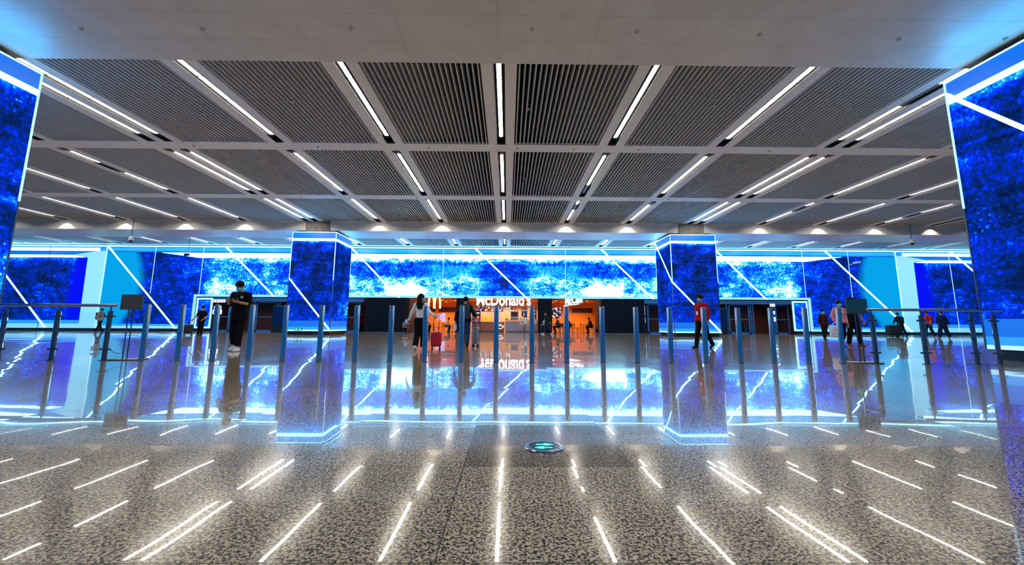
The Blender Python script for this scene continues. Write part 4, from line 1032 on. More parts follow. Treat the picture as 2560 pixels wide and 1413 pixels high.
# ================================================================== people: continuous bodies polygonised from blended distance fields
class Field:
    def __init__(s, lo, hi, h):
        s.h = h; s.lo = np.array(lo, float) - 3 * h
        s.n = np.ceil((np.array(hi, float) + 3 * h - s.lo) / h).astype(int) + 1
        s.ax = [(s.lo[i] + h * np.arange(s.n[i])).astype(np.float32) for i in range(3)]
        s.F = np.full(tuple(s.n), 0.25, np.float32)
    def win(s, lo, hi):
        a = np.clip(np.floor((np.array(lo) - s.lo) / s.h).astype(int), 0, s.n - 1); b = np.clip(np.ceil((np.array(hi) - s.lo) / s.h).astype(int) + 1, 1, s.n)
        return tuple(slice(a[i], b[i]) for i in range(3)), np.meshgrid(*[s.ax[i][a[i]:b[i]] for i in range(3)], indexing='ij', sparse=True)
    def blend(s, sl, d, k):
        A = s.F[sl]
        if k <= 0: s.F[sl] = np.minimum(A, d); return
        h = np.clip(0.5 + 0.5 * (A - d) / k, 0, 1); s.F[sl] = A * (1 - h) + d * h - k * h * (1 - h)
    def cap(s, a, b, ra, rb=None, k=0.03, sq=1.0, cut0=None, cut1=None):
        """tapered capsule; sq squashes front to back; cut0 / cut1 end it square beyond a / b by that much"""
        rb = ra if rb is None else rb; a = np.array(a, float); b = np.array(b, float); m = max(ra, rb) + 2.5 * k + 2 * s.h
        sl, (X, Y, Z) = s.win(np.minimum(a, b) - m, np.maximum(a, b) + m)
        ba = (b - a) * np.array([1, 1 / sq, 1]); px, py, pz = X - a[0], (Y - a[1]) / sq, Z - a[2]; L2 = max(ba @ ba, 1e-9)
        t = (px * ba[0] + py * ba[1] + pz * ba[2]) / L2; tc = np.clip(t, 0, 1)
        d = np.sqrt((px - tc * ba[0]) ** 2 + (py - tc * ba[1]) ** 2 + (pz - tc * ba[2]) ** 2) - (ra + (rb - ra) * tc)
        d = d * sq ** 0.5; L = math.sqrt(L2)
        if cut1 is not None: d = np.maximum(d, (t - 1) * L - cut1)
        if cut0 is not None: d = np.maximum(d, -t * L - cut0)
        s.blend(sl, d.astype(np.float32), k)
    def ell(s, c, r, R=None, k=0.02):
        c = np.array(c, float); m = max(r) + 2.5 * k + 2 * s.h
        sl, (X, Y, Z) = s.win(c - m, c + m); px, py, pz = X - c[0], Y - c[1], Z - c[2]
        if R is not None: px, py, pz = [R[0, i] * px + R[1, i] * py + R[2, i] * pz for i in range(3)]
        k0 = np.sqrt((px / r[0]) ** 2 + (py / r[1]) ** 2 + (pz / r[2]) ** 2) + 1e-6
        k1 = np.sqrt((px / r[0] ** 2) ** 2 + (py / r[1] ** 2) ** 2 + (pz / r[2] ** 2) ** 2) + 1e-6
        s.blend(sl, (k0 * (k0 - 1) / k1).astype(np.float32), k)
    def full(s): return np.meshgrid(*s.ax, indexing='ij', sparse=True)
    def keep(s, p, n):
        """keep only the side of the plane through p that n points to"""
        X, Y, Z = s.full(); s.F = np.maximum(s.F, -((X - p[0]) * n[0] + (Y - p[1]) * n[1] + (Z - p[2]) * n[2]).astype(np.float32))
    def carve(s, c, r, R=None):
        g = Field.__new__(Field); g.h, g.lo, g.n, g.ax = s.h, s.lo, s.n, s.ax; g.F = np.full(tuple(s.n), 0.25, np.float32)
        g.ell(c, r, R, 0); s.F = np.maximum(s.F, -g.F)
    def mesh(s, name):
        F = s.F; S = F < 0; n = s.n
        c = np.zeros(tuple(n - 1), np.int8); cs = [(i, j, k) for i in (0, 1) for j in (0, 1) for k in (0, 1)]
        sub = lambda A, o: A[o[0]:n[0] - 1 + o[0], o[1]:n[1] - 1 + o[1], o[2]:n[2] - 1 + o[2]]
        for o in cs: c += sub(S, o)
        act = (c > 0) & (c < 8); I = np.argwhere(act)
        if len(I) == 0: return None
        idx = np.full(tuple(n - 1), -1, np.int64); idx[act] = np.arange(len(I))
        acc = np.zeros((len(I), 3)); cnt = np.zeros(len(I))
        val = {o: F[I[:, 0] + o[0], I[:, 1] + o[1], I[:, 2] + o[2]].astype(float) for o in cs}
        for o in cs:
            for ax in range(3):
                if o[ax]: continue
                q = list(o); q[ax] = 1; q = tuple(q); a, b = val[o], val[q]; cr = (a < 0) != (b < 0)
                t = np.where(cr, a / np.where(cr, a - b, 1), 0); P = np.array(o, float)[None, :].repeat(len(I), 0); P[:, ax] += t
                acc[cr] += P[cr]; cnt[cr] += 1
        V = s.lo + s.h * (I + acc / cnt[:, None]); Q = []
        for ax in range(3):
            b, d = (ax + 1) % 3, (ax + 2) % 3
            A0 = np.take(S, range(0, n[ax] - 1), ax); A1 = np.take(S, range(1, n[ax]), ax)
            E = np.argwhere(A0 != A1); ok = (E[:, b] > 0) & (E[:, d] > 0) & (E[:, b] < n[b] - 1) & (E[:, d] < n[d] - 1); E = E[ok]
            f = []
            for db, dd in ((1, 1), (0, 1), (0, 0), (1, 0)):
                e = E.copy(); e[:, b] -= db; e[:, d] -= dd; f.append(idx[e[:, 0], e[:, 1], e[:, 2]])
            f = np.stack(f, 1); ins = S[E[:, 0], E[:, 1], E[:, 2]]; f[~ins] = f[~ins][:, ::-1]; Q.append(f)
        Q = np.concatenate(Q); me = bpy.data.meshes.new(name)
        me.vertices.add(len(V)); me.vertices.foreach_set('co', V.astype(np.float32).ravel())
        me.loops.add(4 * len(Q)); me.loops.foreach_set('vertex_index', Q.ravel().astype(np.int32))
        me.polygons.add(len(Q)); me.polygons.foreach_set('loop_start', np.arange(0, 4 * len(Q), 4, dtype=np.int32))
        me.polygons.foreach_set('use_smooth', np.ones(len(Q), bool)); me.update(calc_edges=True)
        return me

def rot(yaw, pitch, roll=0.0):
    """head turn: yaw to the figure's left, pitch looking down, in degrees"""
    return np.array(Matrix.Rotation(math.radians(yaw), 3, 'Z') @ Matrix.Rotation(math.radians(pitch), 3, 'X') @ Matrix.Rotation(math.radians(roll), 3, 'Y'))

BASE = dict(pelvis=(0, 0, 0.96), waist=(0, 0.0, 1.10), chest=(0, 0.0, 1.28), neck=(0, 0.015, 1.475), head=(0, -0.01, 1.625),
            shR=(-0.172, 0.012, 1.395), shL=(0.172, 0.012, 1.395), elR=(-0.232, 0.03, 1.13), elL=(0.232, 0.03, 1.13), wrR=(-0.25, -0.03, 0.875), wrL=(0.25, -0.03, 0.875),
            hipR=(-0.088, 0, 0.92), hipL=(0.088, 0, 0.92), knR=(-0.10, -0.015, 0.50), knL=(0.10, -0.015, 0.50), anR=(-0.105, 0.02, 0.085), anL=(0.105, 0.02, 0.085))
UP = ('waist', 'chest', 'neck', 'head', 'shR', 'shL', 'elR', 'elL', 'wrR', 'wrL')
SIT = dict(knR=(-0.11, -0.42, 0.55), knL=(0.11, -0.42, 0.55), anR=(-0.11, -0.27, 0.085), anL=(0.11, -0.29, 0.085))

def figure(label, H, loc, face, pose=None, lean=0.0, drop=0.0, hy=0.0, hp=0.0, h=0.009, top='black', topc=(0.01, 0.01, 0.012), sleeve='short', hem=0.86, loose=0.018,
           bot='black trousers', botc=(0.006, 0.006, 0.008), wide=0.012, cuff=0.10, shoe=(0.02, 0.015, 0.012), hair='short', mask=True, grip=(25, 25), palm=None, female=False, feet=None, group=None, skirt=False):
    """face: direction the person looks along, degrees, 0 = towards the camera, positive turns to the photo's right"""
    J = {k: np.array(v, float) for k, v in BASE.items()}
    sit = drop > 0
    if sit: J.update({k: np.array(v, float) for k, v in SIT.items()})
    if female:
        for a in ('shR', 'shL', 'elR', 'elL', 'wrR', 'wrL'): J[a][0] *= 0.92
    for k, v in (pose or {}).items(): J[k] = np.array(v, float)
    c, s_ = math.cos(math.radians(lean)), math.sin(math.radians(lean)); p0 = J['pelvis'].copy()
    for k in UP:
        d = J[k] - p0; y, z = d[1], d[2]; J[k] = p0 + np.array([d[0], y * c - z * s_, y * s_ + z * c])
    for k in UP + ('pelvis', 'hipR', 'hipL'): J[k][2] -= drop
    if sit:
        for k in ('hipR', 'hipL'): J[k][2] = 0.59
    S = H / 1.75
    for k in J: J[k] = J[k] * S
    g = S
    R = rot(hy, hp + lean * 0.35); hc = J['head']
    hp_ = lambda x, y, z: hc + R @ (np.array([x, y, z]) * g)
    allp = np.array(list(J.values())); lo, hi = allp.min(0) - 0.24 * g, allp.max(0) + 0.24 * g; lo[2] = -0.03
    root = empty('person', loc, math.radians(face)); tag(root, label, 'person', group)
    fr = 0.0085 if h < 0.008 else h * 0.98
    # ---------------- body
    B = Field(lo, hi, h)
    cw, sw = (0.135, 0.150) if not female else (0.120, 0.130)
    B.cap(J['pelvis'] + [0, 0, 0.01], J['waist'], cw * 0.98 * g, cw * 0.92 * g, 0.05, 0.72); B.cap(J['waist'], J['chest'], cw * 0.92 * g, sw * g, 0.05, 0.72)
    B.cap(J['chest'], (J['shR'] + J['shL']) / 2 - [0, 0, 0.03 * g], sw * 0.98 * g, 0.085 * g, 0.05, 0.75); B.cap(J['shR'], J['shL'], 0.054 * g, 0.054 * g, 0.04, 0.9)
    B.cap(J['neck'] - [0, 0, 0.03 * g], hp_(0, 0.02, -0.07), 0.053 * g, 0.050 * g, 0.025)
    B.ell(hp_(0, 0.012, 0.03), (0.076 * g, 0.096 * g, 0.095 * g), R, 0.02); B.ell(hp_(0, -0.025, -0.035), (0.064 * g, 0.074 * g, 0.085 * g), R, 0.02); B.ell(hp_(0, -0.045, -0.085), (0.042 * g, 0.045 * g, 0.035 * g), R, 0.02)
    B.cap(hp_(0, -0.094, 0.005), hp_(0, -0.108, -0.028), 0.009 * g, 0.014 * g, 0.012)
    for sd in 'RL': B.cap(J['neck'] + [0, 0.01 * g, -0.02 * g], J['sh' + sd] + [0, 0, 0.005 * g], 0.050 * g, 0.048 * g, 0.03)
    for q in (-1, 1): B.ell(hp_(q * 0.078, 0.012, -0.012), (0.012 * g, 0.024 * g, 0.033 * g), R, 0.008)
    for sd, q, cu in (('R', -1, grip[0]), ('L', 1, grip[1])):
        sh, el, wr = J['sh' + sd], J['el' + sd], J['wr' + sd]
        B.cap(sh, el, 0.052 * g, 0.042 * g, 0.03); B.cap(el, wr, 0.042 * g, 0.028 * g, 0.02)
        d = (wr - el) / np.linalg.norm(wr - el)
        n = np.array(palm[sd], float) if palm and sd in palm else np.array([-q * 0.9, -0.25, 0.0])
        n = n - d * (n @ d); n /= np.linalg.norm(n); sp = np.cross(d, n); sp /= np.linalg.norm(sp)
        if sp @ np.array([0, -1, 0.3]) < 0: sp = -sp         # index-finger side
        for i, (o, ln) in enumerate(((0.030, 0.92), (0.011, 1.0), (-0.010, 0.95), (-0.029, 0.78))):
            kn = wr + (d * 0.088 + sp * o) * g
            B.cap(wr + (d * 0.012 + sp * o * 0.55) * g, kn, 0.015 * g, 0.0135 * g, 0.016)
            p, ang = kn, math.radians(cu * (0.8 + 0.12 * i)); a = 0.0
            for sl, w in ((0.042, 1.0), (0.027, 0.93), (0.021, 0.85)):
                a += ang; e = p + (d * math.cos(a) + n * math.sin(a)) * sl * ln * g; B.cap(p, e, fr * w * g, fr * w * 0.94 * g, 0.004); p = e
        p = wr + (d * 0.022 + sp * 0.026) * g; e = p + (d * 0.6 + sp * 0.75 + n * 0.25) / 1.0 * 0.042 * g; B.cap(p, e, 0.0125 * g, 0.0105 * g, 0.010)
        f = e + (d * 0.85 + sp * 0.1 + n * (0.3 + cu / 90.0)) * 0.030 * g; B.cap(e, f, 0.0105 * g, 0.009 * g, 0.005)
    FT = {}
    for sd in 'RL':
        hip, kn, an = J['hip' + sd], J['kn' + sd], J['an' + sd]
        B.cap(hip, kn, 0.088 * g, 0.056 * g, 0.04); B.cap(kn, kn * 0.62 + an * 0.38 + [0, 0.014 * g, 0], 0.054 * g, 0.055 * g, 0.03); B.cap(kn * 0.62 + an * 0.38 + [0, 0.014 * g, 0], an, 0.055 * g, 0.036 * g, 0.03)
        fd = np.array((feet or {}).get(sd, (0, -1, 0)), float); fd /= np.linalg.norm(fd)
        up = np.array([0, 0, 1.0]); up = up - fd * (up @ fd); up /= np.linalg.norm(up); FT[sd] = (fd, up)
        B.cap(an - fd * 0.035 * g - up * 0.045 * g, an + fd * 0.145 * g - up * 0.052 * g, 0.034 * g, 0.027 * g, 0.02)
    body = link('body', B.mesh('body'), MAT['skin'], root)
    # ---------------- clothing
    T = Field(lo, hi, h); lo_ = loose * g
    T.cap(J['pelvis'] + (J['pelvis'] - J['waist']) * 0.9, J['waist'], (cw * 1.13 * g + lo_), (cw * 0.96 * g + lo_), 0.05, 0.76); T.cap(J['waist'], J['chest'], cw * 0.96 * g + lo_, sw * g + lo_ * 0.9, 0.05, 0.76)
    T.cap(J['chest'], (J['shR'] + J['shL']) / 2 - [0, 0, 0.03 * g], sw * 0.98 * g + lo_ * 0.8, 0.085 * g + lo_ * 0.7, 0.05, 0.78); T.cap(J['shR'], J['shL'], 0.054 * g + lo_ * 0.6, None, 0.04, 0.95)
    for sd in 'RL': T.cap(J['neck'] + [0, 0.012 * g, -0.03 * g], J['sh' + sd] + [0, 0, 0.005 * g], 0.050 * g + lo_ * 0.5, 0.050 * g + lo_ * 0.6, 0.03)
    if not sit and hem < 0.93: T.cap(J['hipR'] + [0.004, 0, 0.0], J['hipL'] - [0.004, 0, 0.0], 0.103 * g + lo_ * 1.05, None, 0.05, 1.0); T.cap((J['hipR'] + J['hipL']) / 2, (J['hipR'] + J['hipL']) / 2 - [0, 0, 0.2 * g], 0.165 * g + lo_, 0.165 * g + lo_, 0.04, 0.72)
    if not sit and hem < 0.93 and not female: T.cap(J['chest'], J['pelvis'] - [0, 0, 0.12 * g], sw * 0.96 * g + lo_, 0.162 * g + lo_, 0.05, 0.74)
    ax = J['waist'] - J['pelvis']; ax = ax / np.linalg.norm(ax); hp0 = J['pelvis'] + ax * (hem - 0.96) * g
    T.keep(hp0, ax)
    for sd in 'RL':
        sh, el, wr = J['sh' + sd], J['el' + sd], J['wr' + sd]
        if sleeve == 'long':
            T.cap(sh, el, 0.054 * g + lo_ * 0.8, 0.046 * g + lo_ * 0.7, 0.03); T.cap(el, wr - (wr - el) * 0.06, 0.046 * g + lo_ * 0.7, 0.033 * g + lo_ * 0.5, 0.015, 1.0, None, 0.0)
        elif sleeve == 'short': T.cap(sh, sh + (el - sh) * 0.85, 0.056 * g + lo_, 0.052 * g + lo_ * 1.1, 0.03, 1.0, None, 0.0)
        elif sleeve == 'elbow':
            T.cap(sh, el, 0.056 * g + lo_, 0.044 * g + lo_ * 1.1, 0.03); T.cap(el, el + (wr - el) * 0.20, 0.044 * g + lo_ * 1.1, 0.042 * g + lo_ * 1.1, 0.02, 1.0, None, 0.0)
    T.carve(J['neck'] + [0, -0.022 * g, 0.045 * g], (0.066 * g, 0.074 * g, 0.060 * g))
    link('top', T.mesh('top'), cloth(top, topc), root)
    P = Field(lo, hi, h); w = wide * g
    P.cap(J['pelvis'] + ax * 0.06 * g, J['pelvis'] - ax * 0.02 * g, cw * 0.95 * g + 0.008, cw * 1.0 * g + 0.010, 0.04, 0.76); P.keep(J['pelvis'] + ax * 0.10 * g, -ax)
    for sd in 'RL':
        hip, kn, an = J['hip' + sd], J['kn' + sd], J['an' + sd]; e = an + (kn - an) * max(0.0, (cuff - 0.085)) / 0.415
        P.cap(hip, kn, 0.090 * g + w, 0.060 * g + w * 1.3, 0.04); P.cap(kn, e, 0.060 * g + w * 1.3, 0.042 * g + w * 1.6, 0.03, 1.0, None, 0.0)
    if skirt: P.cap(J['pelvis'], J['pelvis'] - [0, 0, 0.42 * g], 0.15 * g, 0.21 * g, 0.05, 0.8, None, 0.0)
    link('trousers' if not skirt else 'skirt', P.mesh('trousers'), cloth(bot, botc), root)
    for sd in 'RL':
        fd, up = FT[sd]; an = J['an' + sd]; Sh = Field(an - 0.30 * g, an + 0.30 * g, min(h, 0.008))
        Sh.cap(an - fd * 0.040 * g - up * 0.042 * g, an + fd * 0.150 * g - up * 0.052 * g, 0.046 * g, 0.040 * g, 0.02); Sh.cap(an, an - up * 0.04 * g + fd * 0.02 * g, 0.046 * g, 0.050 * g, 0.02, 1.0, 0.012)
        Sh.keep(an - up * 0.083 * g, up); Sh.keep(np.array([0, 0, 0.002]), np.array([0, 0, 1.0])); link('shoe', Sh.mesh('shoe'), cloth('shoe %.2f %.2f' % (shoe[0], shoe[2]), shoe, 0.5), root)
    # ---------------- hair, face, mask
    Hf = Field(hc - 0.20 * g, hc + 0.20 * g, min(h, 0.008)) if hair == 'short' else Field(np.minimum(hc - 0.2 * g, J['chest'] - 0.25 * g), hc + 0.22 * g, min(h, 0.009))
    Hf.ell(hp_(0, 0.014, 0.040), (0.092 * g, 0.110 * g, 0.106 * g), R, 0.0)
    Hf.carve(hp_(0, -0.110, -0.058), (0.088 * g, 0.095 * g, 0.105 * g), R)
    if hair == 'short': Hf.carve(hp_(0, 0.0, -0.125), (0.14 * g, 0.17 * g, 0.10 * g), R)
    elif hair == 'long':
        bk = J['chest'] + [0, 0.125 * g, 0.0]
        for q in (-0.045, 0, 0.045): Hf.cap(hp_(q, 0.062, 0.0), bk + [q * 1.1 * g, 0.0, 0.03 * g], 0.055 * g, 0.040 * g, 0.03)
    elif hair == 'bun': Hf.ell(hp_(0, 0.11, 0.03), (0.045 * g, 0.04 * g, 0.045 * g), R, 0.02); Hf.carve(hp_(0, 0.0, -0.14), (0.14 * g, 0.17 * g, 0.10 * g), R)
    elif hair == 'cap': Hf.carve(hp_(0, 0.0, -0.125), (0.14 * g, 0.17 * g, 0.10 * g), R); Hf.cap(hp_(-0.04, -0.08, 0.055), hp_(0.04, -0.08, 0.055), 0.03 * g, None, 0.02); Hf.cap(hp_(-0.03, -0.13, 0.045), hp_(0.03, -0.13, 0.045), 0.02 * g, None, 0.02)
    X_, Y_, Z_ = Hf.full(); q_ = g * 0.0042
    Hf.F = Hf.F + (q_ * (np.sin(X_ * 150 + np.sin(Z_ * 60) * 2) * np.sin(Y_ * 90 + Z_ * 40) + 0.6 * np.sin(X_ * 260 + Y_ * 210) * np.sin(Z_ * 170))).astype(np.float32)
    mm = Hf.mesh('hair')
    if mm: link('hair', mm, MAT['hair'], root)
    for q in (-1, 1):
        e = MB(); e.ball((0, 0, 0), (0.013 * g, 0.006 * g, 0.0065 * g), 10, 6); o = e.build('eye', MAT['eye'], root, True)
        o.matrix_local = Matrix.Translation(hp_(q * 0.031, -0.0915, -0.006)) @ Matrix(R.tolist()).to_4x4()
        e = MB(); e.ball((0, 0, 0), (0.018 * g, 0.006 * g, 0.0045 * g), 10, 6); o = e.build('eyebrow', MAT['hair'], root, True)
        o.matrix_local = Matrix.Translation(hp_(q * 0.031, -0.0935, 0.018)) @ Matrix(R.tolist()).to_4x4()
    if mask:
        K = Field(hc - 0.19 * g, hc + 0.19 * g, min(h, 0.006)); K.ell(hp_(0, -0.03, -0.055), (0.070 * g, 0.082 * g, 0.080 * g), R, 0.01); K.cap(hp_(0, -0.10, -0.02), hp_(0, -0.108, -0.06), 0.018 * g, 0.022 * g, 0.02)
        K.keep(hp_(0, 0, -0.018), -(R @ np.array([0, 0.12, 1.0]))); K.keep(hp_(0, -0.028, 0), R @ np.array([0, -1.0, 0])); K.keep(hp_(0, 0, -0.122), R @ np.array([0, 0.15, 1.0])); mo = link('face_mask', K.mesh('mask'), MAT['mask'], root)
        for q in (-1, 1):
            l = MB(); l.tube([tuple(hp_(q * 0.066, -0.035, -0.035)), tuple(hp_(q * 0.079, 0.0, 0.0)), tuple(hp_(q * 0.080, 0.028, 0.008))], 0.0035 * g, 6); l.build('ear_loop', MAT['white'], mo, True)
    else:
        e = MB(); e.ball((0, 0, 0), (0.022 * g, 0.007 * g, 0.008 * g), 12, 6); o = e.build('mouth', MAT['lip'], root, True)
        o.matrix_local = Matrix.Translation(hp_(0, -0.0945, -0.066)) @ Matrix(R.tolist()).to_4x4()
    return root, J

def wpos(root, p):
    return Matrix.LocRotScale(root.location, root.rotation_euler, None) @ Vector(p)

def backpack_part(root, J, mat, sc=1.0):
    """a worn backpack: bag part with straps"""
    ch = J['chest']; q = MB(); q.rbox(-0.15 * sc, 0.15 * sc, 0.115, 0.30, -0.30 * sc, 0.16 * sc, 0.07)
    q.v = [(p[0] + ch[0], p[1] + ch[1], p[2] + ch[2]) for p in q.v]; bag = q.build('backpack', mat, root, True)
    straps(root, J, mat, bag)
    return bag
def straps(root, J, mat, parent=None):
    for sd in 'RL':
        sh = J['sh' + sd]; ch = J['chest']; x = sh[0] * 0.62
        pts = [(x, ch[1] + 0.13, ch[2] + 0.10), (x, sh[1] + 0.09, sh[2] + 0.055), (x, sh[1] - 0.01, sh[2] + 0.085), (x, sh[1] - 0.09, sh[2] + 0.03), (x, ch[1] - 0.142, ch[2] + 0.02), (x * 1.15, ch[1] - 0.135, ch[2] - 0.12), (x * 1.5, ch[1] + 0.02, ch[2] - 0.2)]
        q = MB(); q.tube(pts, 0.017, 8); q.build('strap', mat, parent or root, True)

DARK = (0.004, 0.004, 0.006)
# the man looking at his phone
r, J = figure('man in black tee and blue mask looking at his phone, left of the blue pillar', 1.86, (-7.15, 11.70, 0), 4, dict(
    elR=(-0.262, -0.03, 1.165), wrR=(-0.165, -0.235, 1.225), elL=(0.255, -0.04, 1.155), wrL=(0.085, -0.265, 1.215), knR=(-0.125, 0.02, 0.50), anR=(-0.15, 0.16, 0.145), knL=(0.065, -0.05, 0.50), anL=(0.055, -0.06, 0.085), head=(-0.02, -0.045, 1.615)),
    2, 0, -8, 24, 0.0065, 'black tee', DARK, 'elbow', 0.76, 0.020, 'black baggy trousers', DARK, 0.019, 0.135, (0.72, 0.70, 0.72), 'short', True, (38, 32), {'R': (0.5, 0.2, 0.8), 'L': (-0.4, 0.2, 0.85)}, feet={'R': (-0.22, -1, -0.42), 'L': (0.05, -1, 0)})
q = MB(); cx, cz = 0.105, 1.335 * 1.86 / 1.75; yy = -0.175
q.lathe([(0.037, 0), (0.037, 0.006), (0.001, 0.0065)], n=24); o = q.build('chest_badge', M('pale badge', (0.24, 0.42, 0.46), 0.6), r); o.location = (cx, yy, cz); o.rotation_euler = (math.radians(82), 0, math.radians(12))
for dx in (-0.013, 0.013):
    k = MB(); k.lathe([(0.006, 0.007), (0.001, 0.0085)], (dx, 0.008, 0), 10); k.build('badge_dot', MAT['blackplastic'], o)
k = MB(); k.tube([(-0.022, -0.006, 0.008), (-0.01, -0.016, 0.008), (0.01, -0.016, 0.008), (0.022, -0.006, 0.008)], 0.003, 6); k.build('badge_smile', MAT['blackplastic'], o)
hm = (J['wrR'] + J['wrL']) / 2; w = wpos(r, (hm[0] - 0.0, hm[1] - 0.075, hm[2] + 0.035))
t = empty('smartphone', w, math.radians(4)); t.rotation_euler = (math.radians(-40), 0, math.radians(4)); tag(t, 'dark smartphone held in both hands by the man in black', 'phone')
q = MB(); q.rbox(-0.038, 0.038, -0.078, 0.078, -0.004, 0.004, 0.01); q.build('body', MAT['blackplastic'], t); q = MB(); q.box(-0.034, 0.034, -0.072, 0.072, 0.004, 0.005); q.build('screen', MAT['eye'], t)

# woman in white, seen from behind
r, J = figure('woman seen from behind in a white jumper with long dark hair, pulling a red suitcase', 1.60, (-2.50, 12.58, 0), 176, dict(
    elL=(-0.0, 0, 0), elR=(0.27, 0, 0)) if False else dict(elR=(-0.30, 0.05, 1.17), wrR=(-0.48, 0.13, 1.06), elL=(0.285, 0.0, 1.15), wrL=(0.385, -0.06, 0.92), knR=(-0.085, -0.07, 0.50), anR=(-0.075, -0.12, 0.085), knL=(0.08, 0.03, 0.49), anL=(0.085, 0.20, 0.13)),
    0, 0, -50, 0, 0.0065, 'white jumper', (0.70, 0.72, 0.74), 'long', 1.00, 0.016, 'black wide trousers', DARK, 0.026, 0.10, (0.72, 0.70, 0.68), 'long', True, (70, 20), {'R': (0, -0.2, -1)}, True, feet={'L': (0, -1, -0.6)})
straps(r, J, cloth('black strap', (0.01, 0.01, 0.012)))
# person in dark jacket with the grey case
r, J = figure('person from behind in dark jacket and jeans, pulling a grey suitcase', 1.66, (-1.42, 14.75, 0), 178, dict(
    elR=(-0.30, 0.03, 1.16), wrR=(-0.40, 0.03, 1.01), elL=(0.30, 0.04, 1.15), wrL=(0.36, 0.02, 0.89), knR=(-0.10, 0.04, 0.50), anR=(-0.11, 0.20, 0.12), knL=(0.09, -0.06, 0.50), anL=(0.09, -0.12, 0.085)),
    2, 0, 0, 5, 0.0085, 'dark navy jacket', (0.006, 0.011, 0.022), 'long', 0.86, 0.026, 'blue jeans', (0.012, 0.045, 0.11), 0.016, 0.09, (0.01, 0.01, 0.012), 'short', False, (70, 35), feet={'R': (0, -1, -0.5)})
backpack_part(r, J, cloth('grey-blue backpack', (0.03, 0.055, 0.085)))
t = empty('paper_bag', wpos(r, J['wrL'] + np.array([0.0, 0.0, -0.30]))); tag(t, 'small white paper bag in the left hand of the person with the grey suitcase', 'bag')
q = MB(); q.rbox(-0.05, 0.05, -0.08, 0.08, 0.0, 0.19, 0.012); q.build('bag', MAT['white'], t); q = MB(); q.tube([(0, -0.05, 0.19), (0, -0.03, 0.25), (0, 0.03, 0.25), (0, 0.05, 0.19)], 0.005, 6); q.build('handle', MAT['white'], t)
# man in red
r, J = figure('man in a red jacket and blue mask walking left in front of the right pillar', 1.75, (6.42, 14.35, 0), -66, dict(
    elR=(-0.225, 0.05, 1.13), wrR=(-0.235, 0.0, 0.88), elL=(0.225, 0.06, 1.13), wrL=(0.235, 0.02, 0.88), knR=(-0.09, -0.11, 0.50), anR=(-0.09, -0.20, 0.085), knL=(0.09, 0.10, 0.50), anL=(0.09, 0.32, 0.15)),
    1, 0, 10, 2, 0.0085, 'red jacket', (0.34, 0.008, 0.012), 'long', 0.90, 0.026, 'black suit trousers', DARK, 0.014, 0.09, (0.008, 0.008, 0.01), 'short', True, (30, 30), feet={'L': (0, -1, -0.75)})
q = MB(); q.tube([(-0.07, 0.02, J['neck'][2] + 0.01), (-0.075, -0.11, J['chest'][2] + 0.12), (0, -0.165, J['chest'][2] - 0.08), (0.075, -0.11, J['chest'][2] + 0.12), (0.07, 0.02, J['neck'][2] + 0.01)], 0.008, 6); q.build('lanyard', cloth('dark lanyard', (0.01, 0.015, 0.03)), r, True)
q = MB(); q.rbox(-0.04, 0.04, -0.185, -0.175, J['chest'][2] - 0.2, J['chest'][2] - 0.08, 0.004); q.build('badge_card', MAT['white'], r)
# woman in pink with a tote
r, J = figure('woman in a pink jacket and blue mask carrying a white tote, behind the last bollards', 1.66, (12.08, 15.7, 0), -4, dict(
    elR=(-0.27, 0.03, 1.15), wrR=(-0.27, -0.10, 0.97), knR=(-0.09, -0.06, 0.50), anR=(-0.09, -0.09, 0.085), anL=(0.10, 0.14, 0.11), knL=(0.10, 0.02, 0.50)),
    0, 0, 0, 3, 0.0085, 'pink jacket', (0.52, 0.20, 0.21), 'long', 0.90, 0.026, 'black trousers', DARK, 0.012, 0.28, (0.02, 0.015, 0.015), 'bun', True, (65, 25), female=True, feet={'L': (0, -1, -0.3)})
w = wpos(r, J['wrR'] + np.array([0.0, -0.02, -0.10]))
t = empty('tote_bag', (w.x - 0.05, w.y - 0.03, w.z - 0.47), math.radians(-6)); tag(t, 'white tote bag with a small dark label, held by the woman in pink', 'bag')
q = MB(); q.rbox(-0.18, 0.16, -0.055, 0.055, 0.0, 0.42, 0.03); q.build('bag', M('white tote canvas', (0.62, 0.62, 0.66), 0.8), t, True)
q = MB(); q.tube([(-0.10, 0, 0.41), (-0.03, 0, 0.50), (0.05, 0, 0.50), (0.10, 0, 0.41)], 0.009, 8); q.build('handles', MAT['white'], t, True)
q = MB(); q.box(0.0, 0.09, -0.062, -0.055, 0.24, 0.275); q.build('label_patch', MAT['blackplastic'], t)
# man behind the sign board
r, J = figure('man in black behind the teal sign board, brown shoes, watch on his wrist', 1.83, (12.95, 16.24, 0), -3, dict(
    elR=(-0.24, 0.05, 1.13), wrR=(-0.24, 0.06, 0.88), elL=(0.255, -0.02, 1.13), wrL=(0.31, -0.09, 0.89), knR=(-0.09, 0.03, 0.50), anR=(-0.085, 0.16, 0.11), knL=(0.10, -0.09, 0.50), anL=(0.11, -0.12, 0.085)),
    1, 0, -5, 4, 0.0085, 'black shirt', DARK, 'short', 0.84, 0.022, 'black trousers', DARK, 0.018, 0.09, (0.12, 0.035, 0.012), 'short', True, (30, 40), feet={'R': (0, -1, -0.4)})
w_ = J['wrL']; e_ = J['elL']; d_ = (e_ - w_) / np.linalg.norm(e_ - w_); q = MB(); q.tube([tuple(w_ + d_ * 0.01), tuple(w_ + d_ * 0.035)], 0.036, 14); q.build('wristwatch', MAT['steel'], r, True)
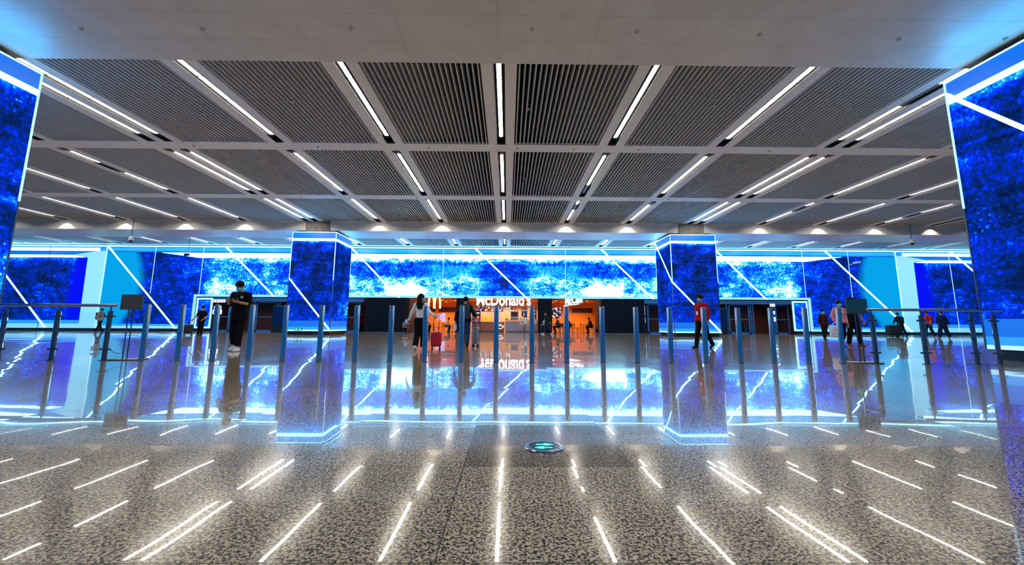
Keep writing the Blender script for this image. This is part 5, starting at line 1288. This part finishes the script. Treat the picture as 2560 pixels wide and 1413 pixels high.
# further walkers
figure('woman in brown and black with a blue mask, walking behind the woman in pink', 1.60, (16.5, 22.6, 0), -4, dict(knR=(-0.09, -0.09, 0.5), anR=(-0.06, -0.10, 0.085), knL=(0.09, 0.05, 0.5), anL=(0.10, 0.2, 0.14)), 2, 0, 0, 5, 0.011,
       'dark brown top', (0.030, 0.010, 0.008), 'long', 0.80, 0.024, 'black trousers', DARK, 0.02, 0.12, (0.03, 0.02, 0.02), 'bun', True, female=True, feet={'L': (0, -1, -0.4)})
r, J = figure('person in dark clothes with a backpack pushing two big black suitcases', 1.74, (28.45, 31.3, 0), -80, dict(elR=(-0.23, -0.16, 1.16), wrR=(-0.2, -0.36, 1.03), elL=(0.23, -0.16, 1.16), wrL=(0.2, -0.36, 1.03), knR=(-0.09, -0.14, 0.5), anR=(-0.09, -0.2, 0.085), knL=(0.09, 0.1, 0.5), anL=(0.09, 0.34, 0.14)), 14, 0, 0, 4, 0.013,
       'charcoal jacket', (0.010, 0.012, 0.018), 'long', 0.86, 0.026, 'black trousers', DARK, 0.016, 0.09, (0.01, 0.01, 0.01), 'short', False, (65, 65), feet={'L': (0, -1, -0.6)})
backpack_part(r, J, cloth('navy backpack', (0.008, 0.012, 0.04)))
r, J = figure('person in a red top with a backpack, walking left seen through the right railing', 1.76, (27.75, 28.5, 0), -84, dict(elR=(-0.23, -0.08, 1.14), wrR=(-0.22, -0.30, 1.16), elL=(0.23, -0.02, 1.13), wrL=(0.24, -0.12, 0.9), knR=(-0.09, -0.12, 0.5), anR=(-0.09, -0.16, 0.085), knL=(0.09, 0.08, 0.5), anL=(0.09, 0.30, 0.15)), 3, 0, 0, 15, 0.012,
       'orange-red top', (0.50, 0.03, 0.02), 'elbow', 0.90, 0.022, 'navy trousers', (0.008, 0.014, 0.04), 0.018, 0.09, (0.3, 0.3, 0.35), 'short', False, (50, 25), feet={'L': (0, -1, -0.6)})
backpack_part(r, J, cloth('maroon backpack', (0.09, 0.012, 0.012)))
figure('person in dark blue clothes walking left behind the right railing, following the one in red', 1.70, (27.1, 26.9, 0), -80, dict(elR=(-0.23, -0.06, 1.14), wrR=(-0.22, -0.22, 0.98), elL=(0.23, 0.05, 1.14), wrL=(0.24, 0.12, 0.9), knR=(-0.09, -0.14, 0.5), anR=(-0.09, -0.26, 0.085), knL=(0.09, 0.1, 0.5), anL=(0.09, 0.32, 0.15)), 3, 0, 0, 2, 0.012,
       'dark blue top', (0.006, 0.012, 0.05), 'long', 0.78, 0.034, 'dark blue trousers', (0.006, 0.012, 0.05), 0.035, 0.10, (0.2, 0.22, 0.3), 'short', False, female=True, feet={'L': (0, -1, -0.6)})
r, J = figure('man in a grey tee with a black backpack striding right before the left mural', 1.75, (-29.95, 32.4, 0), 84, dict(elR=(-0.23, 0.06, 1.14), wrR=(-0.23, -0.06, 0.92), elL=(0.23, -0.06, 1.14), wrL=(0.23, -0.28, 1.02), knR=(-0.09, -0.16, 0.5), anR=(-0.09, -0.36, 0.10), knL=(0.09, 0.12, 0.5), anL=(0.09, 0.38, 0.13)), 4, 0, 0, 4, 0.012,
       'grey tee', (0.20, 0.21, 0.20), 'short', 0.88, 0.02, 'black trousers', DARK, 0.014, 0.09, (0.02, 0.02, 0.03), 'short', False, feet={'R': (0, -1, 0.15), 'L': (0, -1, -0.5)})
backpack_part(r, J, cloth('black backpack', (0.006, 0.006, 0.010)), 1.1)
figure('woman in black beside a small black suitcase near the left entrance', 1.72, (-17.95, 25.8, 0), 6, dict(elR=(-0.29, 0.02, 1.16), wrR=(-0.41, -0.06, 0.98), elL=(0.27, 0.02, 1.14), wrL=(0.16, -0.17, 0.95), knR=(-0.10, 0.0, 0.5), anR=(-0.13, 0.05, 0.085), knL=(0.10, -0.07, 0.5), anL=(0.12, -0.10, 0.085)), 2, 0, -30, 4, 0.011,
       'black top', DARK, 'short', 0.82, 0.026, 'black trousers', DARK, 0.016, 0.09, (0.01, 0.01, 0.012), 'bun', False, female=True)
figure('man in dark green jacket and jeans with white shoes striding left past the restaurant', 1.72, (3.05, 33.7, 0), -76, dict(elR=(-0.23, 0.05, 1.14), wrR=(-0.23, 0.02, 0.9), elL=(0.24, 0.10, 1.15), wrL=(0.25, 0.16, 0.92), knR=(-0.09, -0.15, 0.5), anR=(-0.09, -0.26, 0.085), knL=(0.09, 0.12, 0.5), anL=(0.09, 0.42, 0.16)), 9, 0, 0, 6, 0.012,
       'dark green jacket', (0.008, 0.022, 0.024), 'long', 0.84, 0.026, 'dark blue jeans', (0.008, 0.025, 0.08), 0.018, 0.10, (0.72, 0.72, 0.75), 'short', False, feet={'L': (0, -1, -0.7)})
figure('person with a red scarf standing inside the glass doors left of the restaurant', 1.70, (-13.35, 40.3, 0), 10, None, 0, 0, 0, 0, 0.013, 'black coat with red', (0.10, 0.008, 0.008), 'long', 0.70, 0.02, 'black trousers', DARK, 0.012, 0.09, (0.01, 0.01, 0.01), 'short', False)
# diners
ST = dict(drop=0.345, h=0.012, feet=None)
figure('diner in a light blue shirt reading at the table before the left black panel', 1.70, (-8.80, 37.75, 0), 82, dict(elR=(-0.22, -0.12, 1.17), wrR=(-0.12, -0.34, 1.20), elL=(0.22, -0.12, 1.17), wrL=(0.10, -0.34, 1.20)), 14, hy=20, hp=18, top='light blue shirt', topc=(0.26, 0.38, 0.75), sleeve='short', bot='khaki trousers', botc=(0.16, 0.08, 0.06), mask=False, **ST)
figure('diner in a pale cap and dark clothes in the left dining area', 1.72, (-7.42, 39.9, 0), 78, dict(elR=(-0.22, -0.14, 1.15), wrR=(-0.10, -0.36, 1.16), elL=(0.22, -0.14, 1.15), wrL=(0.10, -0.36, 1.16)), 10, hy=-20, hp=8, top='dark grey jacket', topc=(0.02, 0.025, 0.035), sleeve='long', hair='cap', mask=False, **ST)
figure('diner in an orange-white shirt bent over the table by the hanging posters', 1.74, (-5.78, 41.2, 0), 70, dict(elR=(-0.22, -0.14, 1.13), wrR=(-0.10, -0.36, 1.12), elL=(0.22, -0.14, 1.13), wrL=(0.10, -0.36, 1.12)), 24, hy=0, hp=25, top='cream shirt', topc=(0.70, 0.48, 0.26), sleeve='short', bot='blue jeans', botc=(0.012, 0.045, 0.11), mask=False, **ST)
figure('diner in dark clothes at the right of the table by the hanging posters', 1.72, (-4.53, 41.3, 0), -80, dict(elR=(-0.22, -0.14, 1.15), wrR=(-0.10, -0.36, 1.16), elL=(0.22, -0.14, 1.15), wrL=(0.10, -0.36, 1.16)), 12, hy=0, hp=15, top='black', mask=False, **ST)
figure('diner in a grey-white top seated left of the table before the right black pier', 1.72, (3.08, 37.7, 0), 80, dict(elR=(-0.22, -0.14, 1.15), wrR=(-0.10, -0.36, 1.16), elL=(0.22, -0.14, 1.15), wrL=(0.10, -0.36, 1.16)), 16, hy=0, hp=15, top='grey white top', topc=(0.30, 0.31, 0.36), sleeve='long', mask=False, **ST)
figure('diner in a dark green coat seated right of the table before the right black pier', 1.74, (4.42, 37.7, 0), -80, dict(elR=(-0.22, -0.14, 1.15), wrR=(-0.10, -0.36, 1.16), elL=(0.22, -0.14, 1.15), wrL=(0.10, -0.36, 1.16)), 10, hy=0, hp=12, top='dark green coat', topc=(0.010, 0.035, 0.038), sleeve='long', mask=False, **ST)
figure('diner in brown seen from behind, seated alone before the right orange wall', 1.68, (5.38, 38.98, 0), 160, None, 12, hy=0, hp=12, top='dark brown coat', topc=(0.04, 0.015, 0.01), sleeve='long', mask=False, **ST)
figure('diner in a black jacket bent over the table under the script sign', 1.76, (7.64, 39.7, 0), -82, dict(elR=(-0.22, -0.14, 1.15), wrR=(-0.10, -0.36, 1.16), elL=(0.22, -0.14, 1.15), wrL=(0.10, -0.36, 1.16)), 16, hy=0, hp=25, top='black', sleeve='long', mask=False, **ST)
figure('restaurant worker in a maroon shirt behind the steel counter', 1.66, (1.55, 43.3, 0), 5, None, 2, 0, 30, 8, 0.013, 'maroon uniform', (0.16, 0.012, 0.035), 'short', 0.86, 0.022, mask=True)
